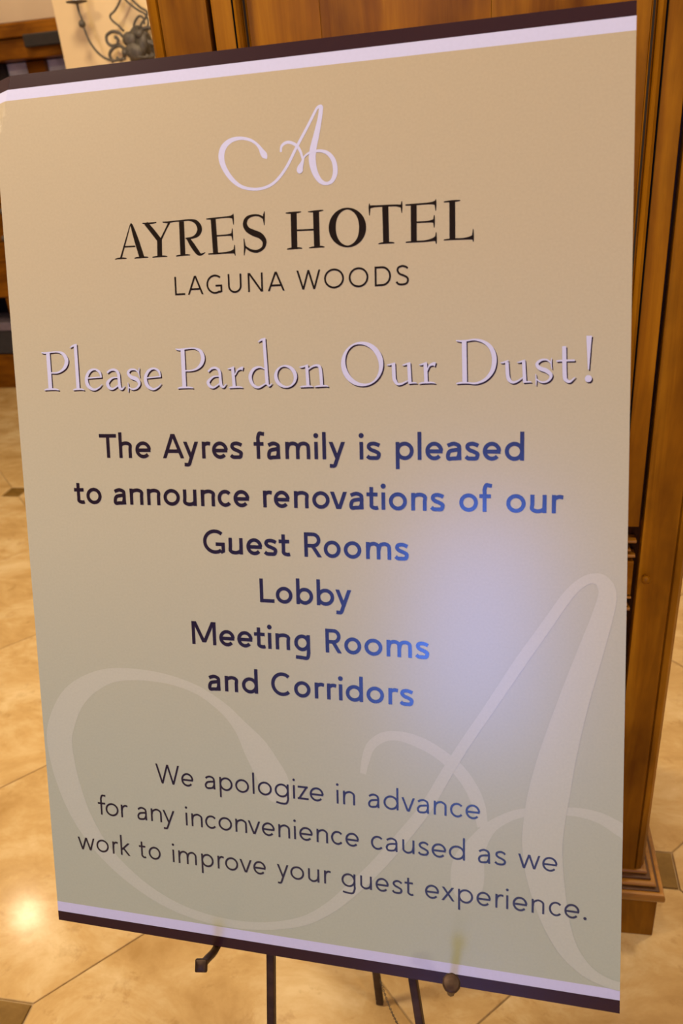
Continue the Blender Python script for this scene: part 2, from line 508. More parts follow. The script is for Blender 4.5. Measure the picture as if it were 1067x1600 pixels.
# ------------------------------------------------------------------ iron wall sconce
KS = 3.15/2.55
def sp(x, z, y=0.0): return (x*KS, YW-0.05+y, 1.5+(z-1.5)*KS)
sc = empty('wall_sconce', (-1.27, YW, 1.70)); tag(sc, 'black wrought-iron scrolled candle sconce on the cream wall', 'wall lamp')
arm = [(-1.15,1.793),(-1.149,1.771),(-1.145,1.755),(-1.144,1.742),(-1.142,1.723),(-1.134,1.695),(-1.118,1.669),(-1.098,1.652),(-1.072,1.643),(-1.036,1.645)]
def scroll(name, pts, r=0.0032, y=0.0, n=5, parent=sc, mirror=None):
    P = catmull([(p[0] if mirror is None else 2*mirror-p[0], p[1]) for p in pts], n)
    bm = bmesh.new()
    add_tube(bm, [sp(p[0], p[1], y) for p in P], r*KS, 8)
    return bm_obj(name, bm, M_IRON, parent, smooth=True)
MX = -1.016
for mir in (None, MX):
    scroll('arm', arm, 0.0034, -0.05, mirror=mir)
    xc = -1.147 if mir is None else 2*MX+1.147
    c = sp(xc, 1.741, -0.05)
    bm = bmesh.new(); bmesh.ops.create_uvsphere(bm, u_segments=14, v_segments=10, radius=0.0125)
    for v in bm.verts: v.co = v.co + Vector(c)
    bm_obj('arm_ball', bm, M_IRON, sc, smooth=True)
    c = sp(xc-0.003, 1.794, -0.05)
    bm = bmesh.new(); add_lathe(bm, [(0.004, -0.006), (0.012, -0.004), (0.036, 0.0), (0.037, 0.003), (0.012, 0.002)], c, 24)
    bm_obj('drip_pan', bm, M_IRON, sc, smooth=True)
    bm = bmesh.new(); add_lathe(bm, [(0.0125, 0.002), (0.0125, 0.11), (0.009, 0.113)], c, 18)
    bm_obj('candle', bm, M_WAX, sc, 'white candle')
    scroll('upper_scroll', [(-1.0,1.832),(-1.021,1.808),(-1.038,1.784),(-1.055,1.767),(-1.072,1.756),(-1.067,1.743),(-1.052,1.73),(-1.039,1.715)], 0.0032, -0.01, mirror=mir)
    scroll('side_curl', [(-1.041,1.701),(-1.05,1.711),(-1.063,1.716),(-1.077,1.715),(-1.091,1.707),(-1.092,1.692),(-1.081,1.682),(-1.064,1.683),(-1.058,1.696),(-1.066,1.703)], 0.0045, -0.02, mirror=mir)
    scroll('lower_curl', [(-1.085,1.640),(-1.092,1.66),(-1.078,1.675),(-1.057,1.68),(-1.044,1.669),(-1.047,1.653),(-1.061,1.644),(-1.072,1.652)], 0.0048, -0.02, mirror=mir)
scroll('cross_scroll', [(-1.045,1.835),(-1.028,1.809),(-1.015,1.788),(-1.001,1.774),(-0.982,1.76),(-0.967,1.751),(-0.96,1.735),(-0.966,1.71)], 0.003, -0.012)
scroll('inner_scroll', [(-1.001,1.70),(-1.002,1.723),(-0.993,1.738),(-0.98,1.746),(-0.969,1.739),(-0.97,1.725)], 0.0034, -0.022)
# leafy rosette: overlapping hammered petals
def petal(cx, cz, ang, L, W, y):
    bm = bmesh.new(); n, m_ = 8, 6
    rows = []
    for i in range(n+1):
        t = i/n; w = W*math.sin(math.pi*min(1, 0.12+0.88*t))**0.7*(1-0.25*t)
        if i == n: w = W*0.12
        row = []
        for j in range(-m_//2, m_//2+1):
            s = j/(m_/2)
            x = t*L; z = s*w*0.5; yy = -0.012*math.sin(math.pi*t) + 0.006*s*s
            X = cx + x*math.cos(ang) - z*math.sin(ang); Z = cz + x*math.sin(ang) + z*math.cos(ang)
            p = sp(X, Z, y); row.append(bm.verts.new((p[0], p[1]+yy, p[2])))
        rows.append(row)
    for i in range(n):
        for j in range(len(rows[0])-1):
            bm.faces.new((rows[i][j], rows[i][j+1], rows[i+1][j+1], rows[i+1][j]))
    o = bm_obj('petal', bm, M_IRON, sc, smooth=True)
    sm = o.modifiers.new('thickness', 'SOLIDIFY'); sm.thickness = 0.003
    return o
for cx, cz, rx, rz, rot, yy in ((-1.018, 1.692, 0.021, 0.019, 0, -0.035), (-1.008, 1.661, 0.027, 0.022, 0.2, -0.04), (-0.985, 1.675, 0.015, 0.031, 0.35, -0.028)):
    bm = bmesh.new(); bmesh.ops.create_uvsphere(bm, u_segments=24, v_segments=16, radius=1.0)
    for v in bm.verts:
        q = v.co.copy(); dent = 1 + 0.05*noise.noise(q*3.1)
        x = q.x*rx*dent; z = q.z*rz*dent
        c = sp(cx + x*math.cos(rot) + z*math.sin(rot), cz - x*math.sin(rot) + z*math.cos(rot), yy)
        v.co = Vector((c[0], c[1] + q.y*0.014, c[2]))
    bm_obj('hammered_lobe', bm, M_IRON, sc, smooth=True)
petal(-1.03, 1.672, math.radians(230), 0.030, 0.022, -0.03)
petal(-0.996, 1.694, math.radians(40), 0.026, 0.020, -0.03)
bm = bmesh.new(); add_lathe(bm, [(0.05, 0.0), (0.05, 0.008), (0.03, 0.014)], (0, 0, 0), 20)
for v in bm.verts:
    v.co = Vector((v.co.x, -v.co.z, v.co.y*1.6)) + Vector((-1.014*KS, YW, 1.5+0.165*KS))
bm_obj('back_plate', bm, M_IRON, sc, smooth=True)

# ------------------------------------------------------------------ far built-in: beam, glazed upper, panelled lower
YB = 4.5
bar = empty('back_counter', (-3.3, YB+0.2, 0)); tag(bar, 'reddish wooden built-in counter with open niche on the far left', 'counter')
BX0, BX1 = -4.3, -1.9
box('base_board', BX0, BX1, YB+0.02, YB+0.5, 0.0, 0.215, M_FARW, bar, bevel=0.004)
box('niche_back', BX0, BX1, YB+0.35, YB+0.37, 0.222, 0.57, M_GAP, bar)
box('niche_side', -2.905, BX1, YB, YB+0.34, 0.216, 0.575, M_FARW, bar, bevel=0.003)
for i, (a, b_) in enumerate(((0.58, 0.90), (0.905, 1.10), (1.105, 1.33), (1.335, 1.60))):
    box('front_plank', BX0, BX1, YB, YB+0.34, a, b_, M_FARW, bar, bevel=0.004)
for x, z in ((-2.768, 1.069), (-2.801, 0.921)):
    bm = bmesh.new(); bmesh.ops.create_uvsphere(bm, u_segments=12, v_segments=8, radius=0.017)
    for v in bm.verts: v.co = v.co + Vector((x, YB-0.012, z))
    bm_obj('counter_knob', bm, M_IRON, bar, smooth=True)
box('counter_top', BX0, BX1, YB-0.03, YB+0.5, 1.602, 1.635, M_FARW, bar, bevel=0.004)
# dark box stored in the niche
e = empty('storage_box', (-3.2, YB+0.15, 0.222)); tag(e, 'dark grey storage box in the niche of the far counter', 'box')
box('box_body', -3.45, -2.93, YB+0.03, YB+0.3, 0.222, 0.37, plain('charcoal', (0.03, 0.028, 0.03), 0.6, var=0.2), e, bevel=0.004)
box('lid', -3.46, -2.925, YB+0.02, YB+0.31, 0.371, 0.42, plain('grey_violet_plastic', (0.16, 0.13, 0.16), 0.5, var=0.2), e, bevel=0.004, label='grey-violet lid')
# glazed uprights above
win = empty('window_1', (-3.1, YB+0.3, 1.64)); tag(win, 'row of grey panes between brown posts under the far beam', kind='structure')
def farx(px, z):  return px
for a, b_ in ((-2.47, -2.36), (-2.66, -2.60), (-3.3, -3.2), (-3.9, -3.8), (-2.17, -2.10)):
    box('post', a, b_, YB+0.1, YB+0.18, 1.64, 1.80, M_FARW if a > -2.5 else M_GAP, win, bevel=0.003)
for a, b_ in ((-2.60, -2.47), (-2.36, -2.17), (-3.2, -2.66), (-3.8, -3.3)):
    box('pane', a+0.002, b_-0.002, YB+0.13, YB+0.14, 1.64, 1.80, M_GLASSG, win)
bea = empty('trim_1', (-3.0, YB, 1.88)); tag(bea, 'dark-stained wooden header beam crossing above the far panes', kind='structure')
box('beam_board', -4.3, -1.7, YB-0.02, YB+0.3, 1.806, 1.90, M_FARW, bea, bevel=0.006)
box('beam_board', -4.3, -1.7, YB-0.035, YB+0.3, 1.904, 1.97, M_FARW, bea, bevel=0.006)
box('beam_shade_block', -2.37, -2.12, YB-0.06, YB-0.036, 1.852, 1.912, M_GAP, bea, bevel=0.006)  # near-black block stands in for the shaded recess in the beam
tag(box('wall_header', -4.6, -1.563, YB-0.01, YB+0.3, 1.975, CEIL, M_TAN), 'tan plaster wall above the wooden beam', kind='structure')

# lettering measured in millimetres of the board plane
WORDS = [
    (1, 'The', [(92.9, 112.3), (114.9, 129.1), (133.3, 150.6)]),
    (1, 'Ayres', [(163.4, 186.8), (186.2, 202.5), (206.3, 215.3), (217.1, 233.8), (236.5, 249.3)]),
    (1, 'fami', [(261.1, 272.2), (274.8, 288.8), (293.5, 318.6), (322.4, 326.8)]),
    (1, 'ly', [(331.0, 334.3), (337.2, 353.4)]),
    (1, 'is', [(367.2, 371.2), (374.3, 387.7)]),
    (1, 'pleased', [(402.2, 419.3), (423.2, 426.4), (430.3, 446.8), (449.5, 464.2), (467.2, 479.9), (483.1, 499.6), (502.9, 520.1)]),
    (2, 'to', [(60.0, 71.6), (74.1, 91.6)]),
    (2, 'announce', [(105.4, 120.0), (124.0, 139.0), (143.5, 158.0), (161.8, 179.8), (183.5, 198.1), (202.8, 217.8), (220.9, 235.8), (237.8, 254.6)]),
    (2, 'ren', [(268.9, 278.1), (280.1, 296.4), (300.8, 315.5)]),
    (2, 'ovations', [(319.4, 336.8), (337.3, 354.3), (356.4, 371.0), (373.4, 384.6), (387.9, 391.6), (395.1, 412.4), (416.5, 431.1), (435.1, 447.7)]),
    (2, 'of', [(461.6, 478.8), (480.1, 491.5)]),
    (2, 'our', [(504.5, 521.9), (526.0, 540.4), (545.0, 554.9)]),
    (3, 'Guest', [(203.0, 226.4), (230.6, 245.6), (249.5, 266.2), (268.4, 281.6), (283.6, 295.0)]),
    (3, 'Rooms', [(309.9, 328.0), (329.7, 346.7), (349.9, 367.3), (372.0, 396.6), (400.4, 413.3)]),
    (4, 'Lobby', [(261.9, 277.1), (278.8, 296.2), (300.2, 317.6), (321.3, 339.1), (340.4, 356.5)]),
    (5, 'Meeting', [(185.8, 212.5), (216.0, 233.0), (235.7, 252.4), (254.0, 265.9), (268.8, 272.5), (276.9, 292.0), (296.6, 313.1)]),
    (5, 'Rooms', [(329.1, 346.0), (348.3, 365.4), (368.7, 386.6), (390.8, 415.7), (419.6, 432.2)]),
    (6, 'and', [(201.3, 215.6), (220.0, 234.4), (238.8, 256.2)]),
    (6, 'Corridors', [(270.6, 291.4), (294.9, 312.2), (316.6, 326.4), (329.4, 339.0), (341.8, 345.2), (348.8, 366.3), (369.9, 387.5), (392.0, 401.5), (403.7, 416.6)]),
    (7, 'We', [(135.7, 163.3), (165.3, 179.2)]),
    (7, 'apologize', [(192.2, 204.6), (209.0, 223.7), (226.7, 242.1), (246.2, 248.0), (251.9, 267.2), (270.4, 285.7), (290.3, 292.4), (295.2, 306.9), (308.3, 323.0)]),
    (7, 'in', [(336.6, 338.8), (343.5, 356.0)]),
    (7, 'advance', [(369.5, 381.6), (385.4, 400.6), (403.7, 417.2), (419.2, 431.8), (436.0, 448.6), (452.1, 464.9), (467.2, 481.4)]),
    (8, 'for', [(63.2, 73.0), (72.4, 88.1), (91.2, 99.3)]),
    (8, 'any', [(110.8, 122.8), (127.1, 140.0), (141.2, 155.2)]),
    (8, 'inconvenience', [(167.9, 170.3), (174.8, 187.6), (190.6, 203.6), (205.9, 221.2), (225.0, 238.0), (239.2, 253.0), (254.7, 268.9), (272.9, 285.6), (289.8, 292.1), (295.7, 310.2), (314.4, 326.5), (329.8, 342.4), (345.1, 359.2)]),
    (8, 'caused', [(371.7, 384.4), (387.0, 399.6), (404.0, 416.3), (420.1, 430.7), (433.6, 448.1), (450.8, 466.6)]),
    (8, 'as', [(479.4, 491.7), (495.6, 506.4)]),
    (8, 'we', [(518.0, 539.0), (540.8, 555.1)]),
    (9, 'work', [(35.0, 55.9), (58.0, 73.2), (77.9, 84.5), (87.8, 99.5)]),
    (9, 'to', [(110.3, 118.4), (121.8, 136.1)]),
    (9, 'improve', [(150.2, 152.5), (157.2, 178.6), (184.0, 198.2), (202.8, 210.1), (211.4, 226.3), (228.0, 241.7), (243.4, 257.4)]),
    (9, 'your', [(269.9, 282.6), (284.5, 299.6), (304.0, 316.1), (321.2, 328.4)]),
    (9, 'guest', [(339.9, 354.7), (359.8, 371.9), (375.8, 389.5), (393.0, 403.5), (405.8, 414.7)]),
    (9, 'experience.', [(426.6, 440.8), (443.0, 456.4), (459.8, 474.7), (478.0, 492.0), (496.4, 504.2), (507.0, 508.8), (513.2, 527.2), (531.3, 543.4), (547.6, 559.9), (562.1, 576.3), (579.9, 583.0)]),
    (0, 'LAGUNA', [(185.5, 196.2), (199.0, 215.3), (218.8, 234.9), (241.0, 254.8), (261.3, 276.3), (281.1, 297.8)]),
    (0, 'WOODS', [(309.9, 333.1), (336.6, 355.7), (360.2, 378.8), (384.7, 399.9), (404.6, 416.3)]),
]
BASE = {1: (540.04, -0.01089), 2: (491.66, -0.00967), 3: (443.54, -0.01027), 4: (395.41, -0.01096), 5: (346.98, -0.00971), 6: (298.30, -0.00998), 7: (189.24, -0.01382), 8: (144.21, -0.01388), 9: (99.49, -0.01576), 0: (699.77, -0.01136)}
SERIF = {
    'AYRES': [
        [(141.54, 767.79, 0.79),(138.3, 759.32, 1.26),(134.65, 749.94, 1.59),(129.36, 736.44, 1.91)],
        [(142.09, 768.63, 0.94),(143.1, 765.91, 2.83),(146.87, 753.56, 4.73),(152.14, 735.46, 5.37)],
        [(133.44, 746.9, 1.43),(145.6, 746.7, 1.42)],
        [(122.81, 735.65, 0.8),(126.27, 736.18, 1.44),(132.23, 736.11, 1.43),(135.6, 735.75, 0.8)],
        [(144.05, 735.37, 0.79),(147.45, 735.76, 1.42),(155.85, 735.68, 1.42),(158.85, 735.34, 0.79)],
        [(158.27, 767.47, 4.06),(164.79, 759.68, 4.68),(171.74, 750.71, 4.68)],
        [(171.79, 751.59, 5.14),(171.2, 735.45, 5.16)],
        [(183.02, 766.56, 2.32),(178.88, 760.16, 1.7),(173.44, 751.47, 2.02)],
        [(154.44, 767.74, 0.78),(158.59, 767.3, 1.56),(165.24, 767.26, 1.56),(169.41, 767.69, 0.78)],
        [(175.99, 767.36, 0.77),(180.9, 766.86, 1.55),(186.66, 767.17, 1.39),(193.21, 767.27, 1.23)],
        [(163.34, 735.06, 0.94),(167.53, 735.39, 1.41),(175.01, 735.36, 1.41),(179.12, 734.96, 0.78)],
        [(195.78, 766.51, 5.22),(195.62, 735.68, 5.26)],
        [(191.57, 767.1, 1.23),(198.1, 767.35, 1.38),(204.58, 767.17, 1.68),(210.93, 764.84, 3.66),(214.2, 759.13, 4.88),(212.32, 753.77, 4.28),(207.0, 750.95, 2.15),(199.17, 750.46, 1.23)],
        [(201.77, 750.43, 3.38),(205.84, 744.06, 4.61),(210.83, 736.9, 4.3),(214.28, 734.5, 2.15),(218.88, 736.09, 0.77)],
        [(188.51, 734.66, 0.93),(192.3, 735.01, 1.39),(199.68, 735.13, 1.39),(203.25, 734.76, 0.77)],
        [(228.52, 766.72, 5.14),(229.57, 734.25, 5.18)],
        [(221.49, 766.94, 0.91),(227.08, 766.82, 1.51),(238.24, 767.15, 1.35),(244.89, 767.09, 1.8),(248.36, 767.12, 3.59)],
        [(248.95, 769.77, 0.6),(248.66, 766.67, 1.8),(249.0, 759.81, 0.6)],
        [(231.13, 750.75, 1.36),(240.68, 750.67, 1.36),(245.13, 750.79, 2.11),(247.35, 750.78, 3.61)],
        [(247.58, 756.34, 0.6),(247.19, 750.79, 1.81),(247.74, 745.31, 0.6)],
        [(222.03, 734.44, 0.92),(228.78, 734.45, 1.52),(238.37, 734.42, 1.52),(244.75, 734.73, 2.42),(248.26, 735.23, 3.93)],
        [(249.31, 741.19, 0.6),(248.77, 735.91, 1.81),(249.52, 731.26, 0.6)],
        [(280.29, 769.55, 0.59),(279.48, 764.4, 2.07),(279.67, 757.05, 0.59)],
        [(279.59, 763.26, 2.07),(274.59, 766.17, 1.77),(268.08, 766.65, 2.08),(262.54, 764.51, 3.27),(260.45, 759.41, 4.18),(262.91, 754.27, 4.77),(269.02, 750.71, 5.66),(275.45, 747.71, 5.35),(279.29, 742.48, 4.16),(277.84, 736.89, 2.98),(272.28, 733.97, 2.69),(266.06, 734.8, 2.4),(261.0, 737.99, 1.8),(259.36, 740.24, 1.2)],
        [(258.82, 746.28, 0.6),(259.45, 738.52, 1.8),(258.52, 730.98, 0.75)],
    ],
    'HOTEL': [
        [(308.84, 766.5, 5.91),(308.58, 734.23, 5.78)],
        [(330.35, 766.26, 5.85),(330.58, 733.67, 5.72)],
        [(310.95, 750.17, 1.62),(328.05, 749.66, 1.6)],
        [(300.97, 766.4, 0.72),(304.9, 766.28, 1.61),(312.37, 766.24, 1.61),(316.1, 766.47, 0.71)],
        [(322.77, 765.97, 0.71),(327.2, 765.81, 1.6),(333.65, 766.01, 1.59),(337.51, 766.23, 0.71)],
        [(301.23, 733.84, 0.73),(304.82, 734.13, 1.63),(312.33, 734.16, 1.62),(316.25, 733.56, 0.72)],
        [(322.78, 733.66, 0.72),(326.88, 733.91, 1.61),(334.29, 733.94, 1.61),(337.78, 733.37, 0.71)],
        [(374.14, 748.29, 6.63),(373.94, 751.48, 6.43),(373.2, 754.67, 5.89),(371.85, 757.77, 5.06),(369.86, 760.66, 4.05),(367.19, 763.15, 3.01),(363.93, 765.0, 2.1),(360.26, 765.95, 1.57),(356.55, 765.56, 2.11),(353.2, 764.2, 3.03),(350.41, 762.11, 4.09),(348.27, 759.51, 5.11),(346.78, 756.59, 5.96),(345.89, 753.5, 6.52),(345.54, 750.31, 6.71),(345.73, 747.09, 6.53),(346.48, 743.87, 5.98),(347.83, 740.73, 5.14),(349.85, 737.81, 4.12),(352.55, 735.31, 3.06),(355.85, 733.46, 2.13),(359.55, 732.54, 1.59),(363.28, 732.97, 2.12),(366.62, 734.38, 3.04),(369.39, 736.51, 4.08),(371.5, 739.13, 5.08),(372.96, 742.05, 5.91),(373.82, 745.13, 6.44),(374.14, 748.29, 6.63)],
        [(395.45, 765.69, 5.67),(395.86, 732.78, 5.54)],
        [(380.71, 765.48, 2.77),(383.39, 765.95, 2.25),(387.84, 765.94, 1.72),(403.72, 765.39, 1.71),(408.1, 764.72, 2.22),(410.72, 764.19, 2.73)],
        [(380.77, 768.83, 0.69),(380.89, 765.13, 1.73),(380.77, 758.43, 0.69)],
        [(410.59, 768.51, 0.68),(410.37, 764.22, 1.71),(410.48, 758.56, 0.68)],
        [(388.56, 732.93, 0.87),(392.67, 733.33, 1.56),(399.41, 733.22, 1.56),(403.3, 732.79, 0.86)],
        [(421.35, 764.7, 5.43),(421.22, 732.44, 5.3)],
        [(413.87, 764.94, 1.02),(419.44, 764.85, 1.53),(431.56, 764.74, 1.52),(437.59, 764.76, 2.19),(440.85, 764.84, 4.03)],
        [(441.2, 767.77, 0.67),(441.01, 763.84, 1.68),(441.15, 758.08, 0.67)],
        [(423.64, 749.28, 1.36),(433.17, 749.09, 1.52),(437.49, 749.27, 2.37),(439.55, 749.29, 3.71)],
        [(439.76, 754.39, 0.67),(439.55, 749.12, 1.69),(439.69, 743.66, 0.68)],
        [(413.87, 732.59, 1.03),(420.87, 732.63, 1.54),(431.32, 732.43, 1.53),(438.25, 733.3, 2.71),(441.01, 733.94, 4.4)],
        [(441.39, 739.39, 0.68),(441.19, 734.1, 1.69),(441.51, 729.42, 0.68)],
        [(455.85, 764.66, 5.17),(455.93, 732.44, 5.21)],
        [(448.37, 764.91, 0.84),(452.97, 765.05, 1.5),(458.9, 765.07, 1.5),(462.96, 765.08, 0.83)],
        [(448.23, 732.29, 1.01),(455.42, 732.47, 1.51),(464.78, 732.17, 1.51),(470.71, 732.43, 2.5),(474.09, 732.86, 4.0)],
        [(474.25, 739.9, 0.67),(474.09, 733.51, 1.67),(474.43, 729.05, 0.67)],
    ],
    'Please': [
        [(40.48, 647.72, 4.31),(40.53, 610.04, 4.35)],
        [(32.94, 647.99, 1.01),(37.07, 647.44, 1.73),(44.03, 647.86, 1.29),(51.7, 647.99, 1.43),(57.94, 645.77, 3.14),(61.43, 639.65, 4.28),(59.73, 633.44, 3.72),(55.27, 629.16, 2.29),(49.27, 626.93, 1.58),(42.04, 627.01, 1.3)],
        [(33.21, 609.68, 0.87),(37.61, 610.38, 1.89),(45.65, 610.32, 1.74),(50.49, 609.25, 0.87)],
        [(72.57, 654.52, 3.53),(72.64, 608.97, 3.72)],
        [(66.14, 651.58, 0.57),(70.08, 653.55, 1.84),(74.39, 654.71, 1.41)],
        [(66.71, 608.98, 0.86),(70.1, 609.57, 1.72),(76.18, 609.55, 1.57),(79.6, 608.66, 0.86)],
        [(83.48, 620.45, 1.28),(100.33, 621.17, 1.27)],
        [(99.85, 620.78, 1.41),(98.13, 626.13, 2.53),(92.96, 629.07, 1.83),(86.82, 627.14, 2.83),(82.86, 620.33, 3.41),(84.27, 612.69, 3.7),(90.47, 608.79, 2.27),(96.6, 610.64, 1.41),(100.27, 613.87, 0.56)],
        [(106.56, 625.22, 1.96),(110.74, 627.73, 2.1),(115.63, 627.85, 2.37),(119.08, 624.19, 3.07),(119.57, 616.0, 3.07),(119.95, 610.44, 3.36),(122.48, 608.52, 1.96),(125.62, 611.48, 0.56)],
        [(119.12, 620.23, 1.12),(112.13, 619.77, 1.68),(106.63, 615.29, 3.37),(108.08, 610.34, 3.1),(112.45, 609.04, 1.83),(118.92, 612.71, 1.26)],
        [(142.69, 629.24, 0.55),(141.82, 624.56, 1.24),(142.68, 619.56, 0.55)],
        [(141.93, 623.9, 1.24),(138.35, 627.28, 1.52),(132.81, 627.45, 2.08),(130.12, 624.25, 2.78),(133.23, 620.22, 3.61),(139.22, 617.82, 3.88),(141.86, 613.42, 2.77),(138.98, 609.29, 1.94),(133.78, 608.11, 1.67),(130.24, 610.17, 1.11)],
        [(129.37, 614.94, 0.56),(129.53, 610.46, 1.25),(129.06, 605.45, 0.7)],
        [(149.9, 618.83, 1.24),(165.83, 619.81, 1.23)],
        [(165.39, 619.69, 1.37),(163.7, 625.2, 2.46),(158.68, 627.96, 1.78),(152.78, 625.79, 2.75),(148.9, 619.12, 3.31),(150.47, 611.49, 3.59),(156.47, 607.54, 2.2),(162.36, 609.48, 1.37),(166.01, 612.91, 0.55)],
    ],
    'Pardon': [
        [(190.54, 645.92, 4.13),(190.56, 608.19, 4.17)],
        [(183.04, 646.2, 0.96),(187.51, 645.43, 1.75),(196.7, 646.15, 1.27),(203.32, 646.05, 1.42),(209.44, 643.12, 3.15),(211.77, 636.72, 3.94),(209.65, 630.45, 3.47),(204.82, 626.37, 2.06),(198.93, 624.73, 1.43),(191.92, 624.64, 1.28)],
        [(183.32, 607.76, 0.8),(187.72, 608.41, 1.76),(195.59, 608.37, 1.6),(200.06, 607.64, 0.8)],
        [(216.55, 623.13, 1.89),(220.46, 626.03, 2.05),(225.06, 626.34, 2.2),(228.5, 622.92, 2.82),(229.13, 615.06, 2.83),(229.54, 609.76, 3.15),(232.07, 607.73, 1.89),(235.14, 610.67, 0.63)],
        [(228.63, 618.4, 1.1),(221.72, 617.84, 1.58),(216.24, 613.15, 3.16),(218.01, 608.85, 2.85),(222.23, 607.68, 1.74),(228.31, 611.31, 1.26)],
        [(242.31, 626.25, 3.11),(243.28, 607.14, 3.29)],
        [(237.07, 625.07, 0.62),(240.01, 625.43, 1.56),(243.96, 626.95, 1.09)],
        [(244.26, 618.85, 1.09),(247.37, 623.55, 1.55),(251.31, 625.22, 2.79),(253.07, 624.87, 4.03)],
        [(237.58, 606.84, 0.78),(241.18, 607.35, 1.72),(248.64, 607.31, 1.56),(252.16, 606.62, 0.78)],
        [(275.49, 652.22, 3.05),(277.24, 608.96, 3.39)],
        [(269.37, 649.52, 0.61),(272.77, 651.45, 1.83),(277.08, 652.6, 1.37)],
        [(276.99, 610.75, 2.46),(279.1, 607.72, 1.85),(282.36, 610.01, 0.61)],
        [(276.18, 623.41, 1.07),(270.07, 625.83, 1.69),(263.77, 623.79, 2.78),(260.15, 617.19, 3.41),(262.26, 609.65, 3.1),(268.22, 606.5, 2.01),(276.66, 610.46, 1.08)],
        [(305.92, 615.87, 3.43),(305.65, 617.88, 3.61),(304.98, 619.8, 3.62),(303.95, 621.58, 3.46),(302.55, 623.18, 3.16),(300.8, 624.51, 2.74),(298.74, 625.49, 2.28),(296.45, 626.03, 1.82),(294.03, 626.03, 1.47),(291.71, 625.37, 1.44),(289.71, 624.1, 1.78),(288.14, 622.45, 2.23),(287.04, 620.54, 2.71),(286.43, 618.5, 3.14),(286.27, 616.44, 3.47),(286.54, 614.41, 3.65),(287.2, 612.48, 3.66),(288.24, 610.69, 3.5),(289.65, 609.09, 3.19),(291.41, 607.75, 2.77),(293.49, 606.77, 2.29),(295.8, 606.24, 1.83),(298.22, 606.26, 1.47),(300.54, 606.93, 1.44),(302.53, 608.21, 1.78),(304.09, 609.88, 2.22),(305.17, 611.79, 2.69),(305.77, 613.82, 3.12),(305.92, 615.87, 3.43)],
        [(317.43, 625.51, 3.01),(318.26, 605.66, 3.17)],
        [(310.12, 624.42, 0.6),(313.23, 624.62, 1.51),(318.85, 626.34, 1.05)],
        [(318.73, 622.1, 1.05),(323.43, 624.88, 1.65),(328.06, 625.46, 2.24),(330.74, 622.17, 2.99),(331.85, 605.75, 3.15)],
        [(310.03, 605.73, 0.76),(313.15, 606.09, 1.51),(320.14, 606.2, 1.51),(323.21, 605.68, 0.75)],
        [(324.45, 605.65, 0.75),(327.85, 606.0, 1.5),(335.24, 606.25, 1.5),(338.29, 605.59, 0.75)],
    ],
    'Our': [
        [(389.5, 624.91, 4.24),(388.91, 628.95, 4.64),(387.58, 632.78, 4.82),(385.56, 636.28, 4.75),(382.92, 639.35, 4.45),(379.69, 641.85, 3.94),(375.96, 643.66, 3.31),(371.87, 644.63, 2.62),(367.59, 644.61, 1.99),(363.4, 643.53, 1.56),(359.71, 641.24, 1.76),(356.79, 638.07, 2.34),(354.73, 634.32, 3.03),(353.58, 630.25, 3.72),(353.33, 626.08, 4.31),(353.9, 621.98, 4.73),(355.24, 618.1, 4.91),(357.28, 614.56, 4.84),(359.97, 611.46, 4.53),(363.24, 608.94, 4.01),(367.02, 607.15, 3.35),(371.15, 606.22, 2.65),(375.45, 606.28, 2.0),(379.63, 607.43, 1.56),(383.29, 609.76, 1.76),(386.17, 612.97, 2.32),(388.17, 616.72, 2.99),(389.27, 620.77, 3.67),(389.5, 624.91, 4.24)],
        [(401.12, 624.83, 3.3),(401.57, 612.46, 3.41),(402.54, 608.96, 3.21),(404.84, 606.12, 2.41),(408.9, 606.31, 1.8),(415.0, 609.11, 0.8)],
        [(394.9, 623.74, 0.5),(397.96, 624.04, 1.5),(402.75, 625.37, 1.2)],
        [(415.47, 624.85, 3.18),(416.38, 606.31, 3.29)],
        [(409.3, 623.09, 0.5),(412.33, 623.78, 1.49),(416.98, 625.2, 1.19)],
        [(414.97, 606.45, 1.3),(420.52, 606.79, 1.29),(422.83, 606.33, 0.7)],
        [(430.77, 624.16, 3.26),(431.44, 606.2, 3.37)],
        [(424.87, 622.88, 0.49),(427.98, 623.37, 1.48),(432.17, 624.89, 1.18)],
        [(432.11, 616.49, 0.89),(434.44, 621.79, 1.58),(438.12, 623.33, 2.95),(440.1, 622.88, 4.13)],
        [(424.73, 605.89, 0.7),(428.54, 606.58, 1.49),(436.53, 606.56, 1.38),(440.0, 605.78, 0.69)],
    ],
    'Dust!': [
        [(466.2, 643.18, 4.15),(466.71, 606.03, 4.19)],
        [(458.91, 643.6, 0.94),(463.23, 642.9, 1.61),(469.3, 643.2, 1.34),(476.0, 643.73, 1.6),(484.02, 641.3, 2.66),(490.29, 635.63, 3.58),(493.11, 626.91, 4.25),(491.69, 616.31, 3.73),(485.71, 608.46, 2.68),(477.39, 604.93, 1.75),(469.29, 605.42, 1.35),(463.18, 605.58, 1.63),(459.1, 605.02, 0.95)],
        [(504.24, 622.82, 3.04),(504.97, 611.92, 3.18),(506.06, 607.63, 3.18),(509.11, 604.88, 2.25),(513.32, 605.56, 1.59),(519.19, 609.51, 0.66)],
        [(498.43, 622.48, 0.53),(501.34, 622.65, 1.46),(505.68, 624.23, 1.06)],
        [(518.94, 623.13, 2.89),(520.03, 604.58, 3.03)],
        [(513.19, 622.26, 0.53),(516.07, 622.7, 1.45),(520.24, 624.14, 1.05)],
        [(518.58, 604.62, 1.32),(523.82, 604.88, 1.32),(525.91, 604.42, 0.66)],
        [(543.01, 625.08, 0.52),(542.68, 620.64, 1.04),(543.39, 615.51, 0.52)],
